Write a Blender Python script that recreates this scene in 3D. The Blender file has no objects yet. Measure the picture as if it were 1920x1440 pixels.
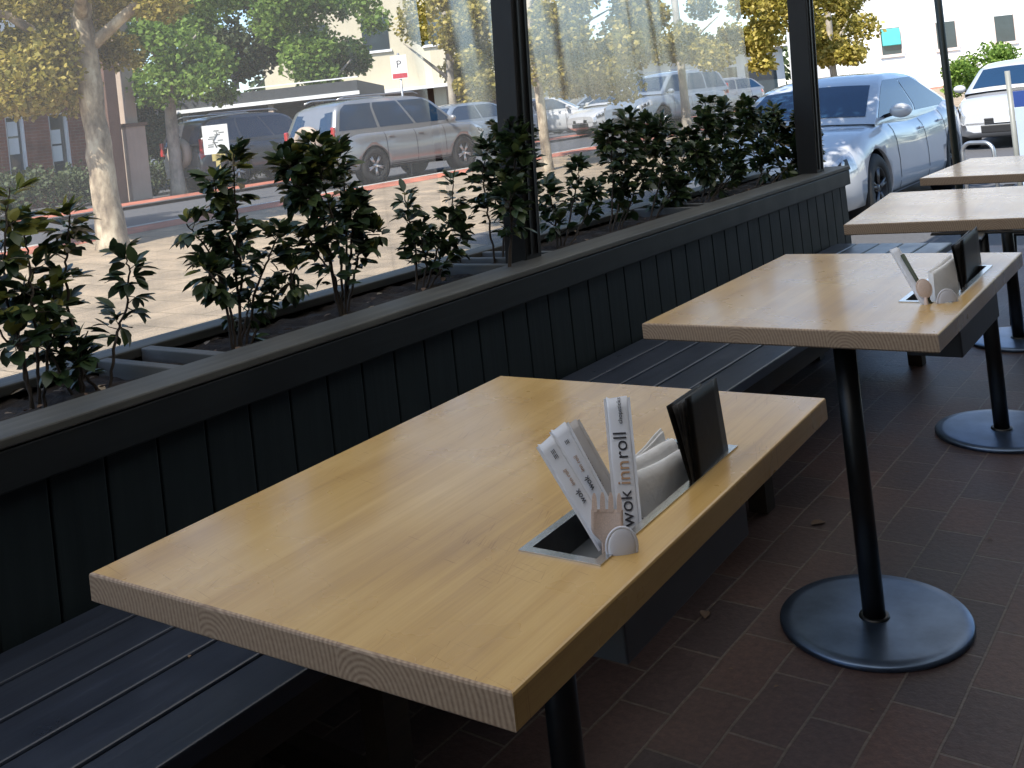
import bpy, bmesh, math, random
from mathutils import Vector, Matrix
R = math.radians
sc = bpy.context.scene
COL = sc.collection
RNG = random.Random(7)

# ------------------------------------------------------------------ camera
CR = Vector((0.79235973, 0.59997642, -0.11042805))
CU = Vector((0.09245483, 0.06082283, 0.99385748))
CF = Vector((-0.60300758, 0.79770225, 0.00727715))
CC = Vector((0, 0, 1.3074))
FPX, CY = 1907.6, 197.04
def ray(x, y): return CF + CR*((x-960)/FPX) - CU*((y-CY)/FPX)
def at(x, y, d): return CC + ray(x, y)*d
def atz(x, y, z):
    r = ray(x, y); return CC + r*((z-CC.z)/r.z)
def atx(x, y, X):
    r = ray(x, y); return CC + r*(X/r.x)
cam_data = bpy.data.cameras.new('camera')
cam = bpy.data.objects.new('camera', cam_data); COL.objects.link(cam)
m = Matrix.Identity(4)
for i in range(3):
    m[i][0] = CR[i]; m[i][1] = CU[i]; m[i][2] = -CF[i]; m[i][3] = CC[i]
cam.matrix_world = m
cam_data.sensor_width = 36; cam_data.lens = FPX/1920*36
cam_data.shift_y = -(720-CY)/1920
cam_data.clip_start = .05; cam_data.clip_end = 2000
sc.camera = cam

# ------------------------------------------------------------------ materials
def newmat(name):
    M = bpy.data.materials.new(name); M.use_nodes = True
    nt = M.node_tree; b = nt.nodes['Principled BSDF']
    return M, nt, b
def N(nt, t, **k):
    n = nt.nodes.new(t)
    for a, v in k.items(): setattr(n, a, v)
    return n
def ramp(nt, stops, interp='LINEAR'):
    r = N(nt, 'ShaderNodeValToRGB'); cr = r.color_ramp; cr.interpolation = interp
    while len(cr.elements) > 1: cr.elements.remove(cr.elements[-1])
    cr.elements[0].position = stops[0][0]; cr.elements[0].color = (*stops[0][1], 1)
    for p, c in stops[1:]:
        e = cr.elements.new(p); e.color = (*c, 1)
    return r
def coords(nt, scale=(1,1,1), kind='Object', rot=(0,0,0)):
    tc = N(nt, 'ShaderNodeTexCoord'); mp = N(nt, 'ShaderNodeMapping')
    mp.inputs['Scale'].default_value = scale; mp.inputs['Rotation'].default_value = rot
    nt.links.new(tc.outputs[kind], mp.inputs[0]); return mp.outputs[0]
def noise(nt, vec, scale=5, detail=5, rough=.55, dist=0):
    n = N(nt, 'ShaderNodeTexNoise'); n.inputs['Scale'].default_value = scale
    n.inputs['Detail'].default_value = detail; n.inputs['Roughness'].default_value = rough
    n.inputs['Distortion'].default_value = dist
    nt.links.new(vec, n.inputs['Vector']); return n.outputs['Fac']
def mth(nt, op, a, b=None, c=None):
    n = N(nt, 'ShaderNodeMath', operation=op)
    for i, v in enumerate((a, b, c)):
        if v is None: continue
        if isinstance(v, (int, float)): n.inputs[i].default_value = v
        else: nt.links.new(v, n.inputs[i])
    return n.outputs[0]
def bump(nt, b, h, strength=.3, dist=.01):
    n = N(nt, 'ShaderNodeBump'); n.inputs['Strength'].default_value = strength
    n.inputs['Distance'].default_value = dist
    nt.links.new(h, n.inputs['Height']); nt.links.new(n.outputs[0], b.inputs['Normal'])
def simple(name, c, rough=.5, var=.15, scale=6, metal=0, spec=.5, bmp=0, coat=0, kind='Object', stretch=(1,1,1), ior=1.5):
    M, nt, b = newmat(name)
    v = coords(nt, stretch, kind); f = noise(nt, v, scale, 6)
    r = ramp(nt, [(.25, tuple(x*(1-var) for x in c)), (.75, tuple(min(1, x*(1+var)) for x in c))])
    nt.links.new(f, r.inputs[0]); nt.links.new(r.outputs[0], b.inputs['Base Color'])
    b.inputs['Roughness'].default_value = rough; b.inputs['Metallic'].default_value = metal
    b.inputs['Specular IOR Level'].default_value = spec; b.inputs['IOR'].default_value = ior
    b.inputs['Coat Weight'].default_value = coat; b.inputs['Coat Roughness'].default_value = .04
    if bmp: bump(nt, b, f, bmp, .01)
    return M

def wood_table():
    M, nt, b = newmat('table_wood')
    tc = N(nt, 'ShaderNodeTexCoord'); sx = N(nt, 'ShaderNodeSeparateXYZ'); nt.links.new(tc.outputs['Object'], sx.inputs[0])
    bi = mth(nt, 'FLOOR', mth(nt, 'DIVIDE', sx.outputs[0], .117))
    wn = N(nt, 'ShaderNodeTexWhiteNoise', noise_dimensions='1D'); nt.links.new(bi, wn.inputs['W'])
    mp = N(nt, 'ShaderNodeMapping'); mp.inputs['Scale'].default_value = (42, 1.6, 42)
    add = N(nt, 'ShaderNodeVectorMath', operation='ADD')
    cmb = N(nt, 'ShaderNodeCombineXYZ'); nt.links.new(mth(nt, 'MULTIPLY', wn.outputs[0], 7.3), cmb.inputs[1])
    nt.links.new(tc.outputs['Object'], add.inputs[0]); nt.links.new(cmb.outputs[0], add.inputs[1])
    nt.links.new(add.outputs[0], mp.inputs[0])
    g = noise(nt, mp.outputs[0], 1.0, 7, .6, .35)
    mp2 = N(nt, 'ShaderNodeMapping'); mp2.inputs['Scale'].default_value = (260, 5, 260); nt.links.new(add.outputs[0], mp2.inputs[0])
    g2 = noise(nt, mp2.outputs[0], 1.0, 3, .6)
    blot = noise(nt, coords(nt, (1, .6, 1)), 5.5, 3)
    t = mth(nt, 'ADD', mth(nt, 'MULTIPLY', g, .44), mth(nt, 'MULTIPLY', g2, .22))
    t = mth(nt, 'ADD', t, mth(nt, 'MULTIPLY', blot, .42))
    t = mth(nt, 'ADD', t, mth(nt, 'MULTIPLY', mth(nt, 'SUBTRACT', wn.outputs[0], .5), .10))
    r = ramp(nt, [(.26, (.34, .19, .062)), (.48, (.50, .305, .098)), (.62, (.58, .375, .135)), (.8, (.67, .46, .185))])
    nt.links.new(t, r.inputs[0])
    # pale scuffs and dark scratches worn into the lacquer
    def scr(scale, rot, lo):
        v = coords(nt, (1, 1, 1), 'Object', (0, 0, rot)); mp_ = N(nt, 'ShaderNodeMapping'); mp_.inputs['Scale'].default_value = scale
        nt.links.new(v, mp_.inputs[0]); return noise(nt, mp_.outputs[0], 1, 1, .5)
    s1 = scr((520, 11, 1), -.35, 0); s2 = scr((13, 480, 1), .22, 0); msk = noise(nt, coords(nt), 3.2, 2)
    k = mth(nt, 'MULTIPLY', mth(nt, 'GREATER_THAN', s1, .70), mth(nt, 'GREATER_THAN', msk, .53))
    k2 = mth(nt, 'MULTIPLY', mth(nt, 'GREATER_THAN', s2, .71), mth(nt, 'GREATER_THAN', msk, .5))
    mx = N(nt, 'ShaderNodeMixRGB', blend_type='MULTIPLY'); mx.inputs[2].default_value = (.66, .56, .45, 1)
    nt.links.new(mth(nt, 'MULTIPLY', mth(nt, 'MAXIMUM', k, k2), .7), mx.inputs[0]); nt.links.new(r.outputs[0], mx.inputs[1])
    nt.links.new(mx.outputs[0], b.inputs['Base Color'])
    rr = mth(nt, 'ADD', mth(nt, 'MULTIPLY', noise(nt, coords(nt), 4, 4, .6), .26), .16)
    nt.links.new(rr, b.inputs['Roughness'])
    b.inputs['Specular IOR Level'].default_value = .5; b.inputs['Coat Weight'].default_value = .25; b.inputs['Coat Roughness'].default_value = .12
    bump(nt, b, g2, .05, .002)
    return M
def wood_end():
    M, nt, b = newmat('table_end_grain')
    tc = N(nt, 'ShaderNodeTexCoord'); sx = N(nt, 'ShaderNodeSeparateXYZ'); nt.links.new(tc.outputs['Object'], sx.inputs[0])
    x, y, z = sx.outputs
    bi = mth(nt, 'FLOOR', mth(nt, 'DIVIDE', x, .236))
    wn = N(nt, 'ShaderNodeTexWhiteNoise', noise_dimensions='1D'); nt.links.new(bi, wn.inputs['W'])
    lx = mth(nt, 'SUBTRACT', x, mth(nt, 'MULTIPLY', mth(nt, 'ADD', bi, wn.outputs[0]), .236))
    lz = mth(nt, 'ADD', z, mth(nt, 'ADD', mth(nt, 'MULTIPLY', wn.outputs[0], .05), .02-.73))
    d = mth(nt, 'SQRT', mth(nt, 'ADD', mth(nt, 'MULTIPLY', lx, lx), mth(nt, 'MULTIPLY', lz, lz)))
    nn = noise(nt, coords(nt), 16, 2)
    s = mth(nt, 'SINE', mth(nt, 'ADD', mth(nt, 'MULTIPLY', d, 880), mth(nt, 'MULTIPLY', nn, 7)))
    f2 = noise(nt, coords(nt), 160, 4)
    t = mth(nt, 'ADD', mth(nt, 'MULTIPLY', s, .13), mth(nt, 'ADD', mth(nt, 'MULTIPLY', f2, .4), .32))
    r = ramp(nt, [(.22, (.17, .10, .06)), (.55, (.36, .25, .16)), (.85, (.52, .385, .26))])
    nt.links.new(t, r.inputs[0]); nt.links.new(r.outputs[0], b.inputs['Base Color'])
    b.inputs['Roughness'].default_value = .6
    return M
def dark_timber(name, c, rough=.45, along=1, spec=.5, var=.3):
    M, nt, b = newmat(name)
    st = [38, 38, 38]; st[along] = 1.5
    g = noise(nt, coords(nt, tuple(st)), 1, 6, .6, .2); w = noise(nt, coords(nt), 7, 5)
    t = mth(nt, 'ADD', mth(nt, 'MULTIPLY', g, .6), mth(nt, 'MULTIPLY', w, .4))
    r = ramp(nt, [(.3, tuple(v*(1-var) for v in c)), (.55, c), (.75, tuple(v*(1+var*1.3) for v in c))])
    nt.links.new(t, r.inputs[0]); nt.links.new(r.outputs[0], b.inputs['Base Color'])
    nt.links.new(mth(nt, 'ADD', mth(nt, 'MULTIPLY', w, .3), rough-.15), b.inputs['Roughness'])
    b.inputs['Specular IOR Level'].default_value = spec
    bump(nt, b, g, .22, .004)
    return M
def pavers(name, c1, c2, mortar, bw, bh, rough=.6, msize=.012, swap=False, bstr=.4, spec=.5, wall=False):
    M, nt, b = newmat(name)
    v = coords(nt, (1,1,1), 'Object', (0, 0, R(90) if swap else 0))
    if wall:
        s_ = N(nt, 'ShaderNodeSeparateXYZ'); c_ = N(nt, 'ShaderNodeCombineXYZ'); nt.links.new(v, s_.inputs[0])
        nt.links.new(mth(nt, 'ADD', s_.outputs[0], s_.outputs[1]), c_.inputs[0]); nt.links.new(s_.outputs[2], c_.inputs[1]); v = c_.outputs[0]
    # slight wobble so that the joints are not ruler straight
    nz = N(nt, 'ShaderNodeTexNoise'); nz.inputs['Scale'].default_value = 3; nt.links.new(v, nz.inputs['Vector'])
    sub = N(nt, 'ShaderNodeVectorMath', operation='SUBTRACT'); nt.links.new(nz.outputs['Color'], sub.inputs[0]); sub.inputs[1].default_value = (.5,.5,.5)
    sc_ = N(nt, 'ShaderNodeVectorMath', operation='SCALE'); nt.links.new(sub.outputs[0], sc_.inputs[0]); sc_.inputs['Scale'].default_value = bh*.12
    ad = N(nt, 'ShaderNodeVectorMath', operation='ADD'); nt.links.new(v, ad.inputs[0]); nt.links.new(sc_.outputs[0], ad.inputs[1])
    br = N(nt, 'ShaderNodeTexBrick'); nt.links.new(ad.outputs[0], br.inputs['Vector'])
    br.inputs['Scale'].default_value = 1; br.inputs['Brick Width'].default_value = bw; br.inputs['Row Height'].default_value = bh
    br.inputs['Mortar Size'].default_value = msize*bh*2; br.inputs['Mortar Smooth'].default_value = .3; br.inputs['Bias'].default_value = 0
    br.inputs['Color1'].default_value = (*c1, 1); br.inputs['Color2'].default_value = (*c2, 1); br.inputs['Mortar'].default_value = (*mortar, 1)
    n1 = noise(nt, coords(nt), 2.2, 6); n2 = noise(nt, coords(nt), 60, 5, .65)
    r = ramp(nt, [(.33, (.5,.5,.5)), (.5, (.95,.95,.95)), (.66, (1.5,1.45,1.4))]); nt.links.new(mth(nt, 'ADD', mth(nt, 'MULTIPLY', n1, .5), mth(nt, 'MULTIPLY', n2, .5)), r.inputs[0])
    mx = N(nt, 'ShaderNodeMixRGB', blend_type='MULTIPLY'); mx.inputs[0].default_value = 1
    nt.links.new(br.outputs['Color'], mx.inputs[1]); nt.links.new(r.outputs[0], mx.inputs[2]); nt.links.new(mx.outputs[0], b.inputs['Base Color'])
    nt.links.new(mth(nt, 'ADD', mth(nt, 'MULTIPLY', n1, .3), rough-.15), b.inputs['Roughness'])
    b.inputs['Specular IOR Level'].default_value = spec
    h = mth(nt, 'ADD', mth(nt, 'MULTIPLY', br.outputs['Fac'], -1), mth(nt, 'MULTIPLY', n2, .5))
    bump(nt, b, h, bstr, .006)
    return M
def leaf_mat(name, stops, trans=.35, rough=.45, spec=.5):
    M, nt, b = newmat(name)
    g = N(nt, 'ShaderNodeNewGeometry'); r = ramp(nt, stops); nt.links.new(g.outputs['Random Per Island'], r.inputs[0])
    nt.links.new(r.outputs[0], b.inputs['Base Color']); b.inputs['Roughness'].default_value = rough
    b.inputs['Specular IOR Level'].default_value = spec
    t = N(nt, 'ShaderNodeBsdfTranslucent'); nt.links.new(r.outputs[0], t.inputs[0])
    mx = N(nt, 'ShaderNodeMixShader'); mx.inputs[0].default_value = trans
    out = nt.nodes['Material Output']
    nt.links.new(b.outputs[0], mx.inputs[1]); nt.links.new(t.outputs[0], mx.inputs[2]); nt.links.new(mx.outputs[0], out.inputs[0])
    return M
def bark_mat(name, c1, c2, c3):
    M, nt, b = newmat(name)
    f = noise(nt, coords(nt, (1,1,.5)), 5, 5, .6); r = ramp(nt, [(.35, c1), (.5, c2), (.62, c3)])
    nt.links.new(f, r.inputs[0]); nt.links.new(r.outputs[0], b.inputs['Base Color']); b.inputs['Roughness'].default_value = .85
    bump(nt, b, noise(nt, coords(nt, (1,1,.3)), 20, 5), .5, .02)
    return M
def plastic_sheet():
    # clear PVC cafe blind, vertically streaked, with background haze put in as a pale veil
    M, nt, b = newmat('clear_plastic')
    out = nt.nodes['Material Output']
    v = coords(nt, (1, 28, .55)); s = noise(nt, v, 1.6, 5, .65)
    v2 = coords(nt, (1, 90, .9)); s2 = noise(nt, v2, 1.3, 4, .7)
    big = noise(nt, coords(nt, (1, .9, .9)), 1.1, 3)
    st = mth(nt, 'MULTIPLY', mth(nt, 'MAXIMUM', mth(nt, 'SUBTRACT', s, .50), 0), .5)
    st2 = mth(nt, 'MULTIPLY', mth(nt, 'MAXIMUM', mth(nt, 'SUBTRACT', s2, .60), 0), 1.5)
    fac = mth(nt, 'ADD', mth(nt, 'MULTIPLY', mth(nt, 'ADD', st, st2), big), mth(nt, 'ADD', .17, mth(nt, 'MULTIPLY', big, .07)))
    fac = mth(nt, 'MINIMUM', fac, .36)
    tr = N(nt, 'ShaderNodeBsdfTransparent'); tr.inputs[0].default_value = (.97, .98, .98, 1)
    df = N(nt, 'ShaderNodeBsdfDiffuse'); df.inputs[0].default_value = (.70, .66, .58, 1)
    tl = N(nt, 'ShaderNodeBsdfTranslucent'); tl.inputs[0].default_value = (.8, .77, .70, 1)
    gl = N(nt, 'ShaderNodeBsdfGlossy'); gl.inputs['Roughness'].default_value = .16
    m0 = N(nt, 'ShaderNodeMixShader'); m0.inputs[0].default_value = .6; nt.links.new(df.outputs[0], m0.inputs[1]); nt.links.new(tl.outputs[0], m0.inputs[2])
    m1 = N(nt, 'ShaderNodeMixShader'); nt.links.new(fac, m1.inputs[0]); nt.links.new(tr.outputs[0], m1.inputs[1]); nt.links.new(m0.outputs[0], m1.inputs[2])
    fr0 = N(nt, 'ShaderNodeFresnel'); fr0.inputs[0].default_value = 1.3; frv = mth(nt, 'MULTIPLY', fr0.outputs[0], .22)
    m2 = N(nt, 'ShaderNodeMixShader'); nt.links.new(frv, m2.inputs[0]); nt.links.new(m1.outputs[0], m2.inputs[1]); nt.links.new(gl.outputs[0], m2.inputs[2])
    nt.links.new(m2.outputs[0], out.inputs[0])
    bmp = N(nt, 'ShaderNodeBump'); bmp.inputs['Strength'].default_value = .06; bmp.inputs['Distance'].default_value = .02
    nt.links.new(noise(nt, coords(nt, (1, 3, .8)), 1.5, 2), bmp.inputs['Height']); nt.links.new(bmp.outputs[0], gl.inputs['Normal'])
    return M
def awning_fabric():
    M, nt, b = newmat('awning_fabric')
    out = nt.nodes['Material Output']
    t = N(nt, 'ShaderNodeBsdfTranslucent'); t.inputs[0].default_value = (AWN, AWN*.97, AWN*.9, 1)
    d = N(nt, 'ShaderNodeBsdfDiffuse'); d.inputs[0].default_value = (.5, .48, .44, 1)
    f = noise(nt, coords(nt), 3, 3); mx = N(nt, 'ShaderNodeMixShader'); nt.links.new(mth(nt, 'ADD', mth(nt, 'MULTIPLY', f, .2), .6), mx.inputs[0])
    nt.links.new(d.outputs[0], mx.inputs[1]); nt.links.new(t.outputs[0], mx.inputs[2]); nt.links.new(mx.outputs[0], out.inputs[0])
    return M
AWN = .66

MT = dict(
    wood=wood_table(), wood_end=wood_end(),
    fascia=dark_timber('charcoal_painted_timber', (.012, .015, .017), .5, 1, .35),
    plank=dark_timber('charcoal_painted_planks', (.011, .017, .019), .55, 2, .3),
    ledge=dark_timber('weathered_grey_timber', (.075, .074, .066), .6, 1, .5, .5),
    divider=dark_timber('weathered_divider_timber', (.10, .10, .098), .6, 0, .5, .4),
    bench=dark_timber('dark_painted_bench_slats', (.026, .033, .050), .33, 1, .6, .3),  # bluish tone in the slat paint stands in for reflected sky
    benchframe=dark_timber('bench_frame_timber', (.05, .036, .026), .6, 1, .3),
    terrace=pavers('dark_terrace_pavers', (.105, .060, .050), (.066, .046, .046), (.15, .12, .10), .246, .128, .50, .014, True, .6),
    cream=pavers('cream_footpath_pavers', (.345, .27, .19), (.30, .235, .165), (.19, .15, .10), .6, .4, .8, .012, False, .1, .3),
    red=pavers('red_brick_paving', (.46, .16, .10), (.40, .135, .09), (.34, .16, .11), .24, .12, .8, .02, False, .2, .3),
    asphalt=simple('asphalt', (.085, .085, .09), .8, .3, 30, bmp=.2),
    kerb=simple('concrete_kerb', (.42, .40, .37), .8, .15, 12, bmp=.1),
    soil=simple('potting_soil', (.030, .021, .015), .95, .6, 45, bmp=1),
    blackmetal=simple('black_powder_coat', (.008, .009, .009), .38, .3, 20),
    postmat=dark_timber('black_painted_post', (.010, .010, .010), .5, 2, .3),
    steelbase=simple('sky_tinted_steel_base', (.14, .195, .29), .36, .35, 9, metal=.9, bmp=.06),  # blue of the mirrored sky is put into the metal colour
    innersteel=simple('shaded_inner_steel', (.10, .10, .10), .4, .2, 30, metal=.8), steel=simple('stainless_steel', (.62, .62, .60), .25, .1, 40, metal=1),  # inner steel is darkened so that the slot recess looks shaded
    boxmat=simple('grey_laminate', (.10, .11, .12), .5, .1, 10),
    plastic=plastic_sheet(), awning=awning_fabric(),
    paper=simple('sleeve_paper', (.74, .76, .82), .5, .05, 20),
    paperb=simple('brown_tinted_sleeve', (.40, .37, .35), .5, .1, 20),
    napkin=simple('napkin_paper', (.76, .75, .74), .9, .06, 30, bmp=.3),
    ink=simple('dark_ink', (.03, .03, .04), .6, .1, 20), tan=simple('tan_ink', (.50, .31, .19), .6, .1, 20),
    birch=simple('pale_birch_cutlery', (.68, .53, .45), .55, .15, 8, stretch=(60, 60, 4)),
    spoonw=simple('white_spoon', (.60, .60, .65), .4, .03, 20),
    menu=simple('black_leatherette', (.006, .005, .0045), .5, .4, 60, bmp=.04, spec=.12),
    page=simple('dark_menu_pages', (.030, .028, .028), .6, .5, 90),
    greenstick=simple('dark_green_stick', (.06, .075, .045), .6, .2, 20),
    white=simple('white_paint', (.78, .78, .78), .4, .04, 3, coat=.5),
    carwhite=simple('white_car_paint', (.44, .45, .47), .3, .03, 2, coat=1, spec=.5),
    carsilver=simple('silver_car_paint', (.25, .26, .275), .32, .04, 2, metal=.45, coat=1),
    cardark=simple('dark_grey_car_paint', (.05, .055, .065), .3, .05, 2, coat=1),
    carblue=simple('blue_grey_car_paint', (.16, .20, .26), .3, .05, 2, coat=1),
    glass=simple('sky_tinted_car_glass', (.012, .035, .075), .03, .1, 1, spec=.6, ior=1.5),  # blue base colour paints in the sky mirrored by the panes
    rubber=simple('tyre_rubber', (.018, .018, .018), .75, .2, 20),
    rim=simple('dark_alloy', (.12, .12, .125), .35, .1, 8, metal=.9),
    rims=simple('silver_alloy', (.55, .55, .55), .3, .1, 8, metal=.9),
    lampglass=simple('headlight_glass', (.45, .47, .50), .08, .3, 30, coat=1, metal=.4),
    redlamp=simple('red_tail_lamp', (.42, .03, .03), .2, .2, 10, coat=1),
    amber=simple('amber_lamp', (.5, .2, .03), .2, .1, 10, coat=1),
    trim=simple('black_plastic_trim', (.012, .012, .013), .5, .2, 10),
    plate=simple('number_plate', (.55, .57, .6), .4, .05, 10),
    brick=pavers('red_brick_wall', (.24, .085, .055), (.19, .07, .05), (.25, .19, .15), .24, .086, .85, .03, False, .3, .2, True),
    creamwall=simple('cream_render', (.55, .49, .36), .85, .08, 1.2),
    whitewall=simple('white_render', (.80, .80, .78), .85, .04, 1),
    brownwall=simple('brown_timber_column', (.13, .075, .055), .7, .2, 4),
    buff=simple('buff_column_render', (.42, .33, .26), .8, .1, 3),
    darkwall=simple('dark_cladding', (.045, .05, .055), .6, .2, 4),
    winglass=simple('shop_window_glass', (.03, .045, .055), .06, .2, 2, spec=.8),
    teal=simple('teal_awning', (.10, .48, .46), .6, .1, 3),
    pinktrim=simple('terracotta_trim', (.66, .54, .49), .8, .1, 3),
    roofm=simple('pale_metal_roof', (.62, .62, .60), .5, .06, 3),
    galv=simple('galvanised_steel', (.50, .51, .52), .35, .12, 10, metal=.85),
    greypole=simple('grey_pole_paint', (.22, .23, .22), .45, .1, 8),
    darkgreen=simple('dark_green_pole_paint', (.014, .022, .019), .4, .2, 8),
    navy=simple('navy_sign_panel', (.02, .05, .20), .4, .1, 3), paleblue=simple('pale_blue_panel', (.36, .44, .56), .5, .06, 3),
    signred=simple('red_sign_ink', (.45, .04, .06), .5, .1, 3), signwhite=simple('white_sign_face', (.78, .78, .77), .5, .03, 3),
    yellowst=simple('yellow_stand', (.50, .40, .15), .6, .1, 3),
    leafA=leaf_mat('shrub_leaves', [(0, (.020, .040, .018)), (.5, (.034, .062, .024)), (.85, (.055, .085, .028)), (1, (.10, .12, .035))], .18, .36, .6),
    leafB=leaf_mat('yellow_sunlit_tips', [(0, (.10, .13, .03)), (.6, (.22, .23, .05)), (1, (.34, .30, .07))], .35, .45),  # yellower tip leaves: natural variety plus sunlight painted into the colour
    leafdry=leaf_mat('dry_leaves', [(0, (.09, .05, .03)), (.6, (.18, .12, .08)), (1, (.34, .28, .20))], .1, .8),
    tyellow=leaf_mat('yellow_green_leaves', [(0, (.16, .15, .028)), (.4, (.32, .28, .055)), (.75, (.48, .39, .09)), (1, (.68, .56, .20))], .5, .6, .3),
    tgreen=leaf_mat('bright_green_leaves', [(0, (.07, .12, .02)), (.5, (.16, .27, .045)), (1, (.32, .44, .10))], .5, .6, .3),
    tdark=leaf_mat('grey_green_leaves', [(0, (.04, .06, .025)), (.5, (.07, .095, .04)), (1, (.12, .15, .07))], .3, .6, .3),
    stem=simple('woody_stem', (.045, .032, .022), .8, .3, 30),
    bark=bark_mat('plane_tree_bark', (.13, .10, .075), (.34, .27, .19), (.56, .47, .34)),
    barkd=bark_mat('pale_grey_bark', (.20, .18, .15), (.34, .30, .25), (.44, .39, .32)),
)

# ------------------------------------------------------------------ mesh helpers
class MB:
    def __init__(s): s.v = []; s.f = []; s.mi = []; s.sm = []
    def add(s, vs, fs, mi=0, smooth=False):
        o = len(s.v); s.v += [tuple(v) for v in vs]
        for f in fs: s.f.append([i+o for i in f]); s.mi.append(mi); s.sm.append(smooth)
        return s
    def box(s, x0, x1, y0, y1, z0, z1, mi=0, bev=0, M=None):
        if bev <= 0:
            vs = [Vector(p) for p in ((x0,y0,z0),(x1,y0,z0),(x1,y1,z0),(x0,y1,z0),(x0,y0,z1),(x1,y0,z1),(x1,y1,z1),(x0,y1,z1))]
            fs = [(0,3,2,1),(4,5,6,7),(0,1,5,4),(1,2,6,5),(2,3,7,6),(3,0,4,7)]
        else:
            bm = bmesh.new(); bmesh.ops.create_cube(bm, size=1)
            for v in bm.verts: v.co = Vector(((x0+x1)/2+v.co.x*(x1-x0), (y0+y1)/2+v.co.y*(y1-y0), (z0+z1)/2+v.co.z*(z1-z0)))
            bmesh.ops.bevel(bm, geom=bm.edges[:], offset=bev, segments=2, affect='EDGES', profile=.5)
            bm.verts.index_update(); vs = [v.co.copy() for v in bm.verts]; fs = [[v.index for v in f.verts] for f in bm.faces]; bm.free()
        if M is not None: vs = [M @ v for v in vs]
        return s.add(vs, fs, mi)
    def tube(s, pts, rad, seg=10, mi=0, cap=True, smooth=True):
        pts = [Vector(p) for p in pts]; n = len(pts)
        if isinstance(rad, (int, float)): rad = [rad]*n
        vs = []; up = None
        for i, p in enumerate(pts):
            t = (pts[min(i+1, n-1)]-pts[max(i-1, 0)]).normalized()
            if up is None: up = t.orthogonal().normalized()
            up = (up-t*up.dot(t)).normalized(); b = t.cross(up)
            for k in range(seg):
                a = 2*math.pi*k/seg; vs.append(p+(up*math.cos(a)+b*math.sin(a))*rad[i])
        fs = [(i*seg+k, i*seg+(k+1) % seg, (i+1)*seg+(k+1) % seg, (i+1)*seg+k) for i in range(n-1) for k in range(seg)]
        s.add(vs, fs, mi, smooth)
        if cap: s.add([v for v in vs[:seg]], [list(range(seg))[::-1]], mi); s.add(vs[-seg:], [list(range(seg))], mi)
        return s
    def lathe(s, prof, seg=48, mi=0, M=None, smooth=True):
        vs = []
        for r, z in prof:
            for k in range(seg):
                a = 2*math.pi*k/seg; vs.append(Vector((r*math.cos(a), r*math.sin(a), z)))
        if M is not None: vs = [M @ v for v in vs]
        fs = [(i*seg+k, i*seg+(k+1) % seg, (i+1)*seg+(k+1) % seg, (i+1)*seg+k) for i in range(len(prof)-1) for k in range(seg)]
        return s.add(vs, fs, mi, smooth)
    def grid(s, rows, mi=0, smooth=True, closed=False):
        n = len(rows[0]); vs = [p for r in rows for p in r]
        fs = []
        for i in range(len(rows)-1):
            for k in range(n-1 if not closed else n):
                k2 = (k+1) % n; fs.append((i*n+k, i*n+k2, (i+1)*n+k2, (i+1)*n+k))
        return s.add(vs, fs, mi, smooth)
    def prism(s, poly, y0, y1, mi=0, M=None):   # poly in (x,z), extruded along y
        n = len(poly); vs = [Vector((x, y0, z)) for x, z in poly]+[Vector((x, y1, z)) for x, z in poly]
        if M is not None: vs = [M @ v for v in vs]
        fs = [list(range(n)), list(range(2*n-1, n-1, -1))]+[(k, k+n, (k+1) % n+n, (k+1) % n) for k in range(n)]
        return s.add(vs, fs, mi)
    def build(s, name, mats, parent=None, label=None, fixn=True):
        me = bpy.data.meshes.new(name); me.from_pydata(s.v, [], s.f)
        if not isinstance(mats, (list, tuple)): mats = [mats]
        for m_ in mats: me.materials.append(MT[m_] if isinstance(m_, str) else m_)
        me.polygons.foreach_set('material_index', s.mi); me.polygons.foreach_set('use_smooth', s.sm)
        if fixn:
            bm = bmesh.new(); bm.from_mesh(me); bmesh.ops.remove_doubles(bm, verts=bm.verts, dist=1e-5)
            bmesh.ops.recalc_face_normals(bm, faces=bm.faces); bm.to_mesh(me); bm.free()
        me.update()
        o = bpy.data.objects.new(name, me); COL.objects.link(o)
        if parent is not None: o.parent = parent
        if label: o['label'] = label
        return o
def tag(o, label=None, cat=None, group=None, kind=None):
    if label: o['label'] = label
    if cat: o['category'] = cat
    if group: o['group'] = group
    if kind: o['kind'] = kind
    return o
def empty(name, loc=(0,0,0), rz=0, label=None, cat=None, group=None):
    o = bpy.data.objects.new(name, None); COL.objects.link(o); o.location = loc; o.rotation_euler = (0, 0, rz)
    o.empty_display_size = .1
    return tag(o, label, cat, group)
def copy_tree(o, parent=None, top=True):
    c = o.copy(); COL.objects.link(c)
    if parent is not None: c.parent = parent
    for ch in list(o.children): copy_tree(ch, c, False)
    return c
def text_mesh(body, size, mat, M, parent, name='printed_text', extrude=.0002):
    cu = bpy.data.curves.new('txt', 'FONT'); cu.body = body; cu.size = size; cu.extrude = extrude
    cu.align_x = 'LEFT'; cu.align_y = 'CENTER'
    to = bpy.data.objects.new('txt', cu); COL.objects.link(to)
    dg = bpy.context.evaluated_depsgraph_get(); me = bpy.data.meshes.new_from_object(to.evaluated_get(dg))
    bpy.data.objects.remove(to); bpy.data.curves.remove(cu)
    me.transform(M); me.materials.clear(); me.materials.append(MT[mat])
    o = bpy.data.objects.new(name, me); COL.objects.link(o)
    if parent is not None: o.parent = parent
    return o
def frame(o, x, y, z):  # matrix from origin and axes
    M = Matrix.Identity(4)
    for i in range(3): M[i][0] = x[i]; M[i][1] = y[i]; M[i][2] = z[i]; M[i][3] = o[i]
    return M

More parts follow.
